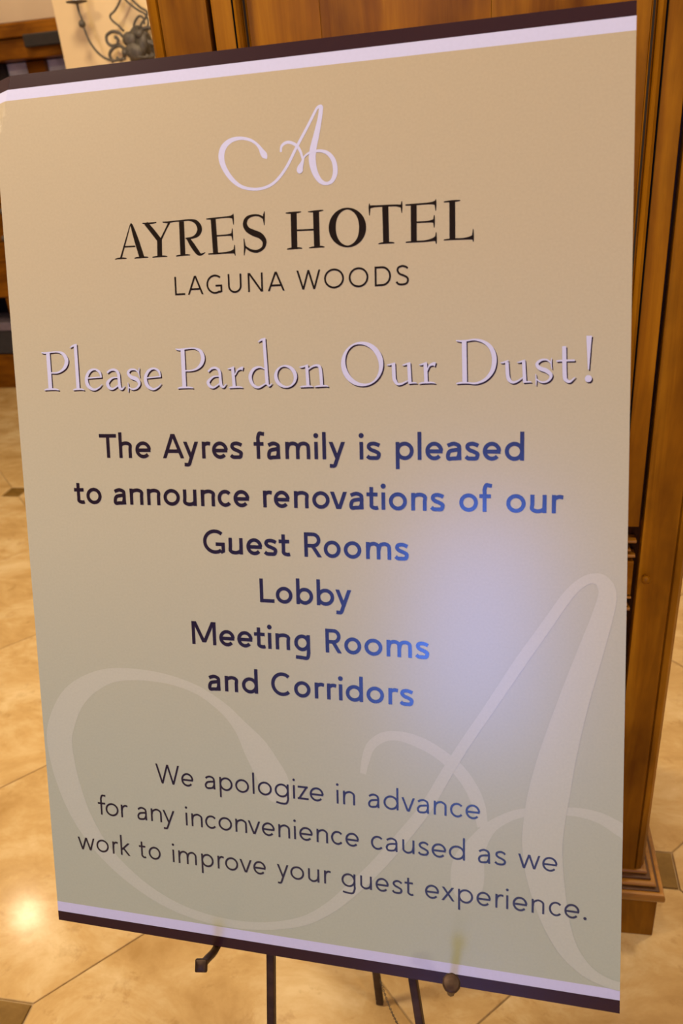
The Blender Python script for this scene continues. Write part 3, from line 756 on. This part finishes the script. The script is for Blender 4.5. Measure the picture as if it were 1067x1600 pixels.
        [(542.94, 620.24, 1.04),(539.17, 623.64, 1.43),(534.01, 623.55, 1.95),(530.42, 620.38, 2.61),(532.79, 616.63, 3.4),(538.64, 614.21, 3.65),(542.7, 610.15, 2.86),(540.95, 605.86, 1.83),(536.83, 604.13, 1.57),(532.93, 604.89, 1.31),(530.31, 607.21, 0.92)],
        [(529.48, 611.72, 0.52),(529.92, 607.22, 1.05),(529.85, 601.54, 0.66)],
        [(553.6, 634.98, 3.47),(554.37, 610.46, 3.49),(555.47, 605.85, 3.11),(558.94, 604.05, 2.07),(563.47, 607.85, 0.64)],
        [(547.15, 622.32, 1.29),(552.01, 622.55, 1.55),(562.83, 622.45, 1.54)],
        [(574.55, 643.19, 4.82),(574.42, 637.03, 3.82),(574.49, 614.03, 1.02)],
        [(574.46, 609.22, 0.51),(574.46, 608.96, 2.82),(574.49, 607.79, 5.13),(574.52, 606.23, 5.9),(574.55, 604.67, 5.13),(574.57, 603.49, 2.82),(574.57, 603.23, 0.51)],
    ],
}
LOGO = [[(283.36, 816.02, 0.54),(283.4, 817.04, 2.95),(282.08, 819.45, 5.63),(279.94, 822.7, 4.83),(277.95, 826.2, 3.22),(274.15, 830.62, 2.42),(267.92, 834.51, 2.56),(258.75, 836.66, 2.97),(249.38, 835.5, 4.34),(242.24, 830.39, 5.73),(239.41, 822.27, 5.88),(241.58, 812.39, 4.93),(248.63, 801.42, 4.11),(258.4, 793.48, 3.01),(271.17, 790.11, 2.58),(283.31, 791.18, 2.57),(293.38, 796.38, 2.68),(303.56, 807.62, 2.66),(313.08, 823.21, 2.64),(325.33, 842.06, 2.61),(332.47, 853.75, 2.34),(334.84, 856.23, 2.59),(337.28, 856.22, 3.88),(337.34, 853.26, 3.88),(336.06, 845.97, 4.15),(332.58, 832.64, 5.48),(329.11, 820.47, 6.29),(328.15, 810.51, 6.58),(330.33, 800.24, 5.53),(335.2, 792.25, 4.21),(341.01, 789.5, 2.89),(346.52, 791.56, 3.67),(349.54, 798.59, 4.44),(348.54, 808.08, 4.17),(343.69, 815.14, 3.39),(336.97, 818.25, 2.61),(330.15, 818.5, 2.36),(324.91, 817.47, 1.97),(320.41, 814.35, 1.71),(318.34, 809.49, 3.17),(316.28, 805.25, 5.56),(315.92, 802.75, 5.83),(315.73, 800.99, 3.45),(315.71, 800.35, 0.8)], [(298.13, 820.79, 1.86),(298.85, 825.53, 2.26),(302.15, 828.25, 2.65),(307.02, 828.55, 2.64),(313.15, 825.34, 2.64),(316.98, 819.7, 2.37),(318.98, 812.59, 1.85)]]
BIG_LOGO = [[(278.1, 177.09, 5.66),(276.26, 184.68, 25.45),(269.86, 201.68, 32.46),(260.68, 219.09, 31.03),(249.47, 238.42, 26.8),(234.78, 258.87, 15.53),(215.74, 278.35, 11.33),(185.74, 296.49, 9.28),(144.62, 306.46, 10.88),(97.45, 306.36, 14.8),(66.87, 295.82, 21.06),(42.1, 276.75, 27.49),(26.62, 249.91, 30.95),(20.56, 223.42, 31.24),(26.9, 181.2, 29.12),(42.07, 138.0, 24.51),(68.71, 98.26, 18.17),(107.47, 65.59, 14.11),(149.51, 44.5, 11.61),(196.61, 34.44, 9.89),(248.16, 35.15, 8.93),(294.36, 47.05, 10.19),(325.64, 66.83, 12.14),(351.55, 91.95, 14.02),(374.2, 116.87, 13.79),(399.76, 149.28, 13.51),(427.28, 187.93, 11.89),(448.38, 226.93, 11.0),(466.47, 258.84, 10.18),(490.2, 297.57, 9.96),(517.91, 343.62, 10.91),(540.8, 379.43, 10.09),(559.77, 409.35, 9.33),(571.91, 422.35, 8.67),(581.31, 426.82, 9.19),(590.23, 424.14, 12.59),(594.92, 411.85, 16.04),(589.9, 387.75, 19.09),(578.38, 347.75, 23.53),(566.59, 306.85, 27.54),(554.07, 256.7, 33.6),(546.95, 220.08, 37.78),(542.58, 191.65, 38.17),(540.54, 163.79, 37.88),(542.67, 136.15, 36.23),(547.84, 108.69, 31.96),(554.83, 82.66, 26.32),(566.05, 57.16, 19.94),(581.95, 38.52, 14.12),(597.6, 29.47, 10.87),(614.2, 25.42, 9.53),(633.44, 25.94, 9.44)], [(635.1, 171.08, 15.67),(620.67, 181.58, 14.52),(610.27, 187.47, 13.35),(594.02, 195.95, 10.98),(576.0, 199.81, 9.22),(561.39, 199.54, 8.04),(543.1, 197.59, 8.12),(519.19, 193.06, 8.85),(500.42, 183.08, 10.23),(488.79, 172.45, 12.9),(478.28, 155.78, 19.53),(470.79, 136.57, 30.21),(468.9, 119.25, 33.03),(468.27, 104.05, 27.87),(468.26, 94.39, 11.98),(468.26, 93.01, 3.99)], [(364.71, 219.05, 6.06),(367.61, 233.59, 8.04),(373.12, 248.94, 9.32),(385.64, 259.38, 9.9),(401.13, 261.98, 9.82),(420.84, 257.64, 11.69),(440.32, 248.06, 11.62),(459.63, 232.61, 12.85),(472.64, 214.68, 12.84),(480.08, 196.18, 12.86),(483.84, 175.24, 10.33)]]
# ------------------------------------------------------------------ the sign board
RB = Matrix(((0.998372730, -0.0000885307499, -0.0570253), (-0.0535199676, 0.343745053, -0.93753664), (0.0196851656, 0.939063007, 0.343180948)))
TB = Vector((-0.48772253, 0.52042768, 0.68156091))
MB4 = RB.to_4x4(); MB4.translation = TB
sign = empty('hotel_sign'); sign.matrix_world = MB4
tag(sign, 'large taupe hotel notice board with white script logo and dark border bands on an easel', 'sign')
def on_board(x, y, z=0.0): return TB + RB @ Vector((x/1000, y/1000, z/1000))

def part(name, V, F, mat, parent=sign, label=None):
    """mesh given in millimetres of the board's own plane"""
    me = bpy.data.meshes.new(name)
    me.from_pydata([(v[0]/1000, v[1]/1000, v[2]/1000) for v in V], [], F)
    me.update()
    return link(name, me, mat, parent, label)

TH = 4.6
# outline of the board at a height y: left and right edge
def ledge(y):
    return -1.9 + (2.8+1.9)*(918.4-y)/911.1
def redge(y):
    return 606.6 + (615.5-606.6)*(911.0-y)/914.7
def bot(x): return 7.3 + (x-2.8)/612.7*(-3.7-7.3)
def top(x): return 918.4 + (x+1.9)/608.5*(911.0-918.4)
def lerp_y(l, r): return lambda x: l + (r-l)*x/610.0
Y_BW = lerp_y(18.8, 10.4)      # bottom: dark band / white band
Y_BT = lerp_y(30.7, 21.4)      # bottom: white band / taupe
Y_TT = lerp_y(895.3, 888.0)    # top: taupe / white band
Y_TW = lerp_y(905.5, 899.3)    # top: white band / dark band
# crease where the upper left corner is bent back
C1 = Vector((20.8, top(20.8))); C2 = Vector((ledge(850.0), 850.0))
cd = (C1-C2).normalized()
def beyond(p):
    d = p - C2
    return cd.x*d.y - cd.y*d.x     # >0 on the corner side
NX = 64
def fold(p, z):
    """bend everything beyond the crease backwards with a soft radius"""
    s = beyond(p)
    if s <= 0: return (p.x, p.y, z)
    n2 = Vector((-cd.y, cd.x))      # in-plane direction away from the crease
    ang = math.radians(24); rr = 3.0
    arc = min(s, rr*ang); a = arc/rr
    ox = rr*math.sin(a) + max(0, s-rr*ang)*math.cos(ang)
    oz = -(rr*(1-math.cos(a)) + max(0, s-rr*ang)*math.sin(ang))
    q = p - n2*s + n2*ox
    # thickness direction follows the bend
    return (q.x + (-n2.x*math.sin(-a))*z*1.0, q.y + (-n2.y*math.sin(-a))*z*1.0, oz + z*math.cos(a))
def sheet(name, ylo, yhi, z, mat, rows, label=None, thick=None):
    xs = [0, 0.6, 1.4, 2.2, 3, 4, 5, 6, 7.5, 9, 10.5, 12, 13.5, 15, 16.5, 18, 19.5, 21, 22.5, 24, 27, 32] + [32+(610-32)*(i+1)/20 for i in range(20)]
    V, F = [], []
    for r in range(rows+1):
        for x in xs:
            yy = ylo(x) + (yhi(x)-ylo(x))*r/rows
            l, rg = ledge(yy), redge(yy)
            X = l + (rg-l)*x/610.0
            V.append(fold(Vector((X, yy)), z))
    n = len(xs)
    for r in range(rows):
        for i in range(n-1): F.append((r*n+i, r*n+i+1, (r+1)*n+i+1, (r+1)*n+i))
    return V, F, n
def solid_sheet(name, ylo, yhi, z0, z1, mat, rows, label=None):
    V, F, n = sheet(name, ylo, yhi, z1, mat, rows)
    V2, F2, _ = sheet(name, ylo, yhi, z0, mat, rows)
    N = len(V)
    FF = F + [tuple(N+i for i in f[::-1]) for f in F2]
    R_ = rows
    for i in range(n-1):
        FF.append((i+1, i, N+i, N+i+1)); a = R_*n
        FF.append((a+i, a+i+1, N+a+i+1, N+a+i))
    for r in range(R_):
        FF.append((r*n, (r+1)*n, N+(r+1)*n, N+r*n)); b_ = n-1
        FF.append(((r+1)*n+b_, r*n+b_, N+r*n+b_, N+(r+1)*n+b_))
    return part(name, V+V2, FF, mat, sign, label)
solid_sheet('foam_core', bot, top, -TH, -0.35, M_FOAM, 40)
solid_sheet('printed_face', Y_BT, Y_TT, -0.34, 0.0, M_BOARD, 60, 'taupe printed face fading to grey below')
solid_sheet('white_band', Y_BW, Y_BT, -0.34, 0.0, M_WHITE, 3)
solid_sheet('white_band', Y_TT, Y_TW, -0.34, 0.0, M_WHITE, 4)
solid_sheet('dark_band', bot, Y_BW, -0.34, 0.0, M_PURPLE, 3)
solid_sheet('dark_band', Y_TW, top, -0.34, 0.0, M_PURPLE, 5)

# ---- flat lettering: strokes as thin ink films on the face
class Film:
    def __init__(self): self.V = []; self.F = []; self.k = 0
    def poly(self, pts, z):
        b = len(self.V); self.V += [(p[0], p[1], z) for p in pts]
        self.F.append(tuple(range(b, b+len(pts))))
    def strip(self, L, R_, z):
        b = len(self.V); n = len(L)
        for i, (l, r) in enumerate(zip(L, R_)): self.V += [(l[0], l[1], z+i*0.0006), (r[0], r[1], z+i*0.0006)]
        for i in range(n-1): self.F.append((b+2*i, b+2*i+1, b+2*i+3, b+2*i+2))
    def stroke(self, pts, w=None, smooth=True, z=0.22, n=6, closed=False, clipx=None):
        """pts (x, y[, w]); offset to both sides of the centre line"""
        self.k += 1
        z = z + self.k*0.0031
        P = [(p[0], p[1], (p[2] if len(p) > 2 else w)) for p in pts]
        if smooth and len(P) > 2: P = catmull(P, n, closed)
        L, R_ = [], []
        m = len(P)
        for i in range(m):
            if closed: a, c = P[(i-1) if i > 0 else m-2], P[(i+1) if i < m-1 else 1]
            else: a, c = P[max(i-1, 0)], P[min(i+1, m-1)]
            dx, dy = c[0]-a[0], c[1]-a[1]
            d = math.hypot(dx, dy) or 1e-9
            nx, ny = -dy/d, dx/d
            h = P[i][2]/2
            if not smooth and 0 < i < m-1:
                ax, ay = P[i][0]-P[i-1][0], P[i][1]-P[i-1][1]
                q = math.hypot(ax, ay); cosv = abs((-ay/q)*nx + (ax/q)*ny)
                h = min(h/max(cosv, 0.3), h*2.2)
            l = [P[i][0]+nx*h, P[i][1]+ny*h]; r = [P[i][0]-nx*h, P[i][1]-ny*h]
            if clipx is not None:
                lim = clipx(P[i][1])
                if l[0] > lim and r[0] > lim and L and L[-1][0] >= lim-0.01 and R_[-1][0] >= lim-0.01: continue
                l[0] = min(l[0], lim); r[0] = min(r[0], lim)
            L.append(l); R_.append(r)
        self.strip(L, R_, z)
    def make(self, name, mat, parent=sign, label=None, shear=(0, 0, 0)):
        s0, x0, _ = shear
        V = [(x, y + s0*(x-x0), z) for x, y, z in self.V]
        return part(name, V, self.F, mat, parent, label)

def glyph(f, ch, x, w, cap, s, xr, asc, y0=0.0):
    """one humanist sans letter: ink box x..x+w, stroke s, x-height ratio xr"""
    h = s/2; XH = cap*xr; A = asc
    def S(pts, smooth=True, closed=False, n=6): f.stroke([(x+p[0], y0+p[1], s) for p in pts], smooth=smooth, closed=closed, n=n)
    def PARA(xa, ya, xb, yb, sw=None):
        """straight diagonal with level-cut ends; xa, xb are centres"""
        sw = sw or s
        L = math.hypot(xb-xa, yb-ya); hw = sw/2*L/abs(yb-ya)
        f.k += 1
        f.poly([(x+xa-hw, y0+ya), (x+xa+hw, y0+ya), (x+xb+hw, y0+yb), (x+xb-hw, y0+yb)], 0.22+f.k*0.0031)
    def ELL(cx, cy, rx, ry, a0=0, a1=360, n=28):
        full = (a1-a0 == 360)
        pts = [(cx+rx*math.cos(math.radians(a0+(a1-a0)*i/n)), cy+ry*math.sin(math.radians(a0+(a1-a0)*i/n))) for i in range(n+1)]
        f.stroke([(x+p[0], y0+p[1], s) for p in pts], smooth=False, closed=full)
    def DOT(cx, cy, r):
        f.k += 1
        f.poly([(x+cx+r*math.cos(t*math.pi/8), y0+cy+r*math.sin(t*math.pi/8)) for t in range(16)], 0.22+f.k*0.0031)
    ov = 0.012*cap
    oy, orx, ory = XH/2, w/2-h, XH/2-h+ov
    def hwd(dx, dy): return s/2*math.hypot(dx, dy)/abs(dy)
    if ch == 'o': ELL(w/2, oy, orx, ory)
    elif ch == 'e':
        m_ = XH*0.51
        a = math.degrees(math.asin(max(-1, min(1, (m_-oy)/ory))))
        ELL(w/2, oy, orx, ory, a, 318)
        S([(h*0.9, m_-0.02*cap), (w-0.02*cap, m_-0.02*cap)], False)
    elif ch == 'c': ELL(w*0.54, oy, w*0.54-h, ory, 42, 318)
    elif ch == 'a':
        S([(w*0.10, XH*0.80), (w*0.26, XH-h-0.02*cap), (w*0.50, XH-h+ov), (w*0.78, XH-h-0.05*cap), (w-h-0.03*cap, XH*0.66), (w-h-0.03*cap, XH*0.40), (w-h-0.03*cap, XH*0.22)])
        S([(w-h-0.03*cap, XH*0.30), (w-h-0.02*cap, 0)], False)
        S([(w-h-0.03*cap, XH*0.585), (w*0.55, XH*0.56), (w*0.24, XH*0.49), (h, XH*0.29), (w*0.16, XH*0.08), (w*0.42, h-ov), (w*0.72, XH*0.12), (w-h-0.03*cap, XH*0.33)])
    elif ch in 'bdpg':
        flip = ch in 'dg'
        cx = w/2
        ELL(cx, oy, orx, ory)
        sx = w-h if flip else h
        if ch in 'bd': S([(sx, 0), (sx, A)], False)
        elif ch == 'p': S([(sx, XH), (sx, -0.36*cap)], False)
        else:
            S([(sx, XH), (sx, XH*0.4), (sx, -0.06*cap)], False)
            S([(sx, XH*0.1), (sx, -0.08*cap), (w*0.80, -0.29*cap), (w*0.45, -0.36*cap+h), (w*0.08, -0.27*cap)])
    elif ch == 'f':
        cx = w*0.42
        S([(cx, 0), (cx, A*0.72)], False)
        S([(cx, A*0.66), (cx, A*0.80), (cx+0.06*cap, A*0.95), (w*0.78, A-h+0.01*cap), (w, A-h)])
        S([(0, XH-h-0.01*cap), (w*0.92, XH-h-0.01*cap)], False)
    elif ch in 'hn':
        S([(h, 0), (h, A if ch == 'h' else XH)], False)
        S([(h, XH*0.48), (w*0.18, XH*0.80), (w*0.55, XH-h+ov), (w*0.88, XH*0.80), (w-h, XH*0.52), (w-h, XH*0.25)])
        S([(w-h, XH*0.3), (w-h, 0)], False)
    elif ch == 'm':
        S([(h, 0), (h, XH)], False)
        for a_, b_ in ((h, w/2), (w/2, w-h)):
            ww = b_-a_
            S([(a_, XH*0.50), (a_+ww*0.16, XH*0.82), (a_+ww*0.58, XH-h+ov), (b_-ww*0.06, XH*0.80), (b_, XH*0.52), (b_, XH*0.25)])
            S([(b_, XH*0.3), (b_, 0)], False)
    elif ch == 'u':
        S([(w-h, 0), (w-h, XH)], False)
        S([(h, XH), (h, XH*0.7)], False)
        S([(h, XH*0.75), (h, XH*0.48), (w*0.12, XH*0.20), (w*0.45, h-ov), (w*0.82, XH*0.20), (w-h, XH*0.52)])
    elif ch == 'i':
        S([(w/2, 0), (w/2, XH)], False); DOT(w/2, cap*0.93, s*0.68)
    elif ch == 'l': S([(w/2, 0), (w/2, A)], False)
    elif ch == 'k':
        S([(h, 0), (h, A)], False)
        PARA(h+0.02*cap, XH*0.42, w-h*1.6, XH); PARA(w-h*1.4, 0, w*0.26, XH*0.60)
    elif ch == 'r':
        S([(h, 0), (h, XH)], False)
        S([(h, XH*0.46), (w*0.24, XH*0.78), (w*0.62, XH-h+ov*0.5), (w, XH-h-0.01*cap)])
    elif ch == 's':
        S([(w*0.93, XH*0.80), (w*0.76, XH-h-0.02*cap), (w*0.50, XH-h+ov), (w*0.22, XH*0.86), (w*0.15, XH*0.71), (w*0.30, XH*0.57), (w*0.58, XH*0.48), (w*0.86, XH*0.36), (w-h, XH*0.22), (w*0.78, XH*0.06+h*0.4), (w*0.46, h-ov), (w*0.20, XH*0.06+h*0.4), (w*0.04, XH*0.20)])
    elif ch == 't':
        cx = w*0.42
        S([(cx, XH*0.28), (cx, XH*1.30)], False)
        S([(cx, XH*0.34), (cx, XH*0.20), (cx+0.07*cap, h+0.01*cap), (w*0.82, h-ov), (w, h+0.01*cap)])
        S([(0, XH-h-0.01*cap), (w*0.96, XH-h-0.01*cap)], False)
    elif ch in 'vV':
        H_ = XH if ch == 'v' else cap
        q = hwd(w/2, H_)
        PARA(w/2-q*0.25, 0, q, H_); PARA(w/2+q*0.25, 0, w-q, H_)
    elif ch in 'wW':
        H_ = XH if ch == 'w' else cap
        q = hwd(w/4, H_)
        for a_, b_ in ((w*0.27, q), (w*0.27, w/2), (w*0.73, w/2), (w*0.73, w-q)): PARA(a_, 0, b_, H_)
    elif ch == 'x':
        q = hwd(w, XH); PARA(q, 0, w-q-0.02*cap, XH); PARA(w-q, 0, q+0.02*cap, XH)
    elif ch == 'y':
        q = hwd(w/2, XH)
        PARA(w*0.52, 0.0, q, XH)
        xa = w*0.40; PARA(xa, -0.16*cap, w-q, XH)
        S([(xa+0.03*cap, -0.10*cap), (xa-0.02*cap, -0.22*cap), (w*0.28, -0.335*cap+h), (w*0.04, -0.33*cap+h)])
    elif ch == 'z':
        S([(0.02*cap, XH-h), (w-0.03*cap, XH-h)], False); S([(0, h), (w, h)], False); PARA(h*1.7, h, w-h*1.9, XH-h)
    elif ch == '.': DOT(w/2, w/2*0.95, w/2)
    elif ch == 'T': S([(w/2, 0), (w/2, cap)], False); S([(0, cap-h), (w, cap-h)], False)
    elif ch == 'A':
        q = hwd(w/2, cap)
        PARA(q, 0, w/2-q*0.1, cap); PARA(w-q, 0, w/2+q*0.1, cap); S([(w*0.22, cap*0.29), (w*0.78, cap*0.29)], False)
    elif ch == 'L': S([(h, 0), (h, cap)], False); S([(h, h), (w, h)], False)
    elif ch == 'G':
        ELL(w*0.55, cap/2, w*0.55-h, cap/2-h+ov, 48, 305)
        S([(w-h, cap*0.07), (w-h, cap*0.47)], False); S([(w*0.58, cap*0.47-h), (w, cap*0.47-h)], False)
        S([(w*0.80, cap*0.065), (w-h*0.6, cap*0.125)], False)
    elif ch == 'R':
        S([(h, 0), (h, cap)], False)
        S([(h, cap-h), (w*0.50, cap-h)], False); S([(h, cap*0.46), (w*0.50, cap*0.46)], False)
        ELL(w*0.50, (cap-h+cap*0.46)/2, w*0.92-h-w*0.50, (cap-h-cap*0.46)/2, -90, 90, 14)
        PARA(w-h*1.4, 0, w*0.46, cap*0.46)
    elif ch == 'M':
        S([(h, 0), (h, cap)], False); S([(w-h, 0), (w-h, cap)], False)
        PARA(w/2-h*0.1, cap*0.10, h*1.7, cap); PARA(w/2+h*0.1, cap*0.10, w-h*1.7, cap)
    elif ch == 'N':
        S([(h, 0), (h, cap)], False); S([(w-h, 0), (w-h, cap)], False); PARA(w-h*1.5, 0, h*1.5, cap)
    elif ch == 'U':
        S([(h, cap), (h, cap*0.36)], False); S([(w-h, cap), (w-h, cap*0.36)], False)
        ELL(w/2, cap*0.37, w/2-h, cap*0.37-h+ov, 180, 360, 18)
    elif ch == 'C': ELL(w*0.57, cap/2, w*0.57-h, cap/2-h+ov, 47, 313)
    elif ch == 'O': ELL(w/2, cap/2, w/2-h, cap/2-h+ov)
    elif ch == 'D':
        S([(h, 0), (h, cap)], False); S([(h, cap-h), (w*0.45, cap-h)], False); S([(h, h), (w*0.45, h)], False)
        ELL(w*0.45, cap/2, w*0.55-h, cap/2-h, -90, 90, 18)
    elif ch == 'S':
        S([(w*0.92, cap*0.84), (w*0.76, cap-h-0.03*cap), (w*0.50, cap-h+ov), (w*0.20, cap*0.90), (w*0.12, cap*0.74), (w*0.28, cap*0.58), (w*0.55, cap*0.50), (w*0.86, cap*0.38), (w-h, cap*0.23), (w*0.80, cap*0.08), (w*0.46, h-ov), (w*0.18, cap*0.07), (w*0.02, cap*0.18)])

SPEC = {0: (17.55, 1.7, 0.66, 18.5, M_BLACK)}
for kk in range(1, 7): SPEC[kk] = (24.4, 3.6, 0.682, 26.1, M_INKB)
for kk in range(7, 10): SPEC[kk] = (22.0, 2.0, 0.665, 23.6, M_INKB)
f = None
for wi, (ln, word, boxes) in enumerate(WORDS):
    cap, s, xr, asc, mat = SPEC[ln]
    c0, sl = BASE[ln]
    if f is None: f = Film(); f.k = 0
    for ch, (a, b_) in zip(word, boxes):
        if ch in 'il': 
            c = (a+b_)/2; a, b_ = c-s/2, c+s/2
        glyph(f, ch, a, b_-a, cap, s, xr, asc)
    nxt = WORDS[wi+1] if wi+1 < len(WORDS) else None
    if nxt and nxt[0] == ln and 0 < nxt[2][0][0] - boxes[-1][1] < 5.2: continue     # the word goes on
    f.V = [(x, y + c0 + sl*x, z) for x, y, z in f.V]
    f.make('printed_word', mat)
    f = None

for word, strokes in SERIF.items():
    white = word not in ('AYRES', 'HOTEL')
    f = Film()
    for st in strokes:
        cl = len(st) > 10 and math.hypot(st[0][0]-st[-1][0], st[0][1]-st[-1][1]) < 0.05
        f.stroke(st, z=0.30 if white else 0.1, closed=cl)
    f.make('printed_word', M_WHITE if white else M_BLACK, label='white serif word with dark drop shadow' if white else 'black serif capitals')
    if white:
        g = Film()
        for st in strokes:
            cl = len(st) > 10 and math.hypot(st[0][0]-st[-1][0], st[0][1]-st[-1][1]) < 0.05
            g.stroke([(x+1.05, y-1.25, w) for x, y, w in st], z=0.06, closed=cl)
        g.make('word_shadow', M_INKS)
f = Film()
for st in LOGO: f.stroke(st, z=0.06, n=8)
f.make('printed_logo', M_WHITE, label='white calligraphic letter A with a long swash')
f = Film()
for st in BIG_LOGO: f.stroke(st, z=0.008, n=8, clipx=lambda y: redge(y)-0.05)
f.make('pale_logo', M_BOARDL, label='very large pale ghosted script A behind the text')

# ------------------------------------------------------------------ the iron easel
eas = empty('display_easel', (-0.155, 0.55, 0)); tag(eas, 'dark wrought-iron tripod easel holding the hotel sign', 'easel')
def bar_along(name, a, b_, w, d, mat=M_IRONB, bev=0.0012):
    """square bar from a to b"""
    a, b_ = Vector(a), Vector(b_)
    t = (b_-a).normalized(); n3 = RB @ Vector((0, 0, 1)); n3 = (n3 - t*n3.dot(t)).normalized(); s3 = t.cross(n3)
    bm = bmesh.new()
    q = [(-w/2, -d/2), (w/2, -d/2), (w/2, d/2), (-w/2, d/2)]
    A = [bm.verts.new(a + s3*u + n3*v) for u, v in q]; B = [bm.verts.new(b_ + s3*u + n3*v) for u, v in q]
    for i in range(4): bm.faces.new((A[i], A[(i+1) % 4], B[(i+1) % 4], B[i]))
    bm.faces.new(A[::-1]); bm.faces.new(B)
    return bm_obj(name, bm, mat, eas, bevel=bev)
OFF = -12.5
def leg_foot(x0, dx, y=-726.0): return on_board(x0 + dx*(-y), y, OFF)
apex = on_board(283, 850, OFF)
lf = leg_foot(256, -0.03, -721); rf = leg_foot(410.6, 0.14, -721)
lf.z = rf.z = 0.004
bar_along('front_leg', on_board(280, 850, OFF), lf, 0.0088, 0.0088)
bar_along('front_leg', on_board(291, 850, OFF), rf, 0.0088, 0.0088)
# rear leg, hinged behind the head
bar_along('rear_leg', on_board(286, 838, OFF-11), (-0.1955, 0.868, 0.003), 0.0135, 0.008)
bar_along('head_plate', on_board(262, 846, OFF-8.2), on_board(310, 846, OFF-8.2), 0.03, 0.004)
bar_along('cross_bar', on_board(185, 12, OFF-7.5), on_board(470, 6.5, OFF-7.5), 0.010, 0.005)
bar_along('cross_bar', on_board(262, 520, OFF-7.5), on_board(345, 520, OFF-7.5), 0.010, 0.005)
# forged pegs carrying the board
def peg(bx, by, head):
    e = empty('support_peg'); e.parent = eas; e.location = (0, 0, 0)
    base = on_board(bx, by, -16); mid = on_board(bx, by-0.5, 2)
    h = Vector(head)
    pts = catmull([tuple(base), tuple(mid), tuple(mid.lerp(h, 0.5)), tuple(h)], 5)
    bm = bmesh.new(); add_tube(bm, pts, 0.0042, 8)
    o = bm_obj('peg_shank', bm, M_IRONB, eas, smooth=True); 
    bpy.data.objects.remove(e)
    d = (h - mid).normalized()
    bm = bmesh.new(); add_lathe(bm, [(0.004, -0.004), (0.0075, -0.001), (0.0092, 0.003), (0.0085, 0.0065), (0.003, 0.008)], (0, 0, 0), 4 if bx < 300 else 10)
    rot = d.to_track_quat('Z', 'Y').to_matrix()
    for v in bm.verts: v.co = rot @ (Matrix.Rotation(math.radians(45), 3, 'Z') @ v.co) + h
    bm_obj('peg_head', bm, M_IRONB, eas, bevel=0.0012)
peg(194.6, 0.5-1.6, (-0.2905, 0.4735, 0.7155))
peg(452.6, -4.2-1.6, (-0.0335, 0.4672, 0.7395))
# sagging chain that keeps the legs from spreading
ca, cb = Vector((-0.191, 0.868, 0.03)), on_board(422.5, -92, OFF-5)
ca = Vector((-0.187, 0.852, 0.10))
N = 52
bm = bmesh.new()
for i in range(N+1):
    t = i/N; p = ca.lerp(cb, t); p.z -= 0.10*4*t*(1-t)*0.5
    t2 = min(1, t+0.01); q = ca.lerp(cb, t2); q.z -= 0.10*4*t2*(1-t2)*0.5
    d = (q-p).normalized() if (q-p).length > 0 else Vector((1, 0, 0))
    side = d.cross(Vector((0, 0, 1))).normalized(); upv = side.cross(d)
    a_ = side if i % 2 else upv
    ring = [p + d*math.cos(u)*0.0055 + a_*math.sin(u)*0.0016 for u in [j*math.pi/4 for j in range(9)]]
    add_tube(bm, ring, 0.0005, 5)
ch = bm_obj('chain', bm, M_IRON, eas, smooth=True); ch['kind'] = 'stuff'
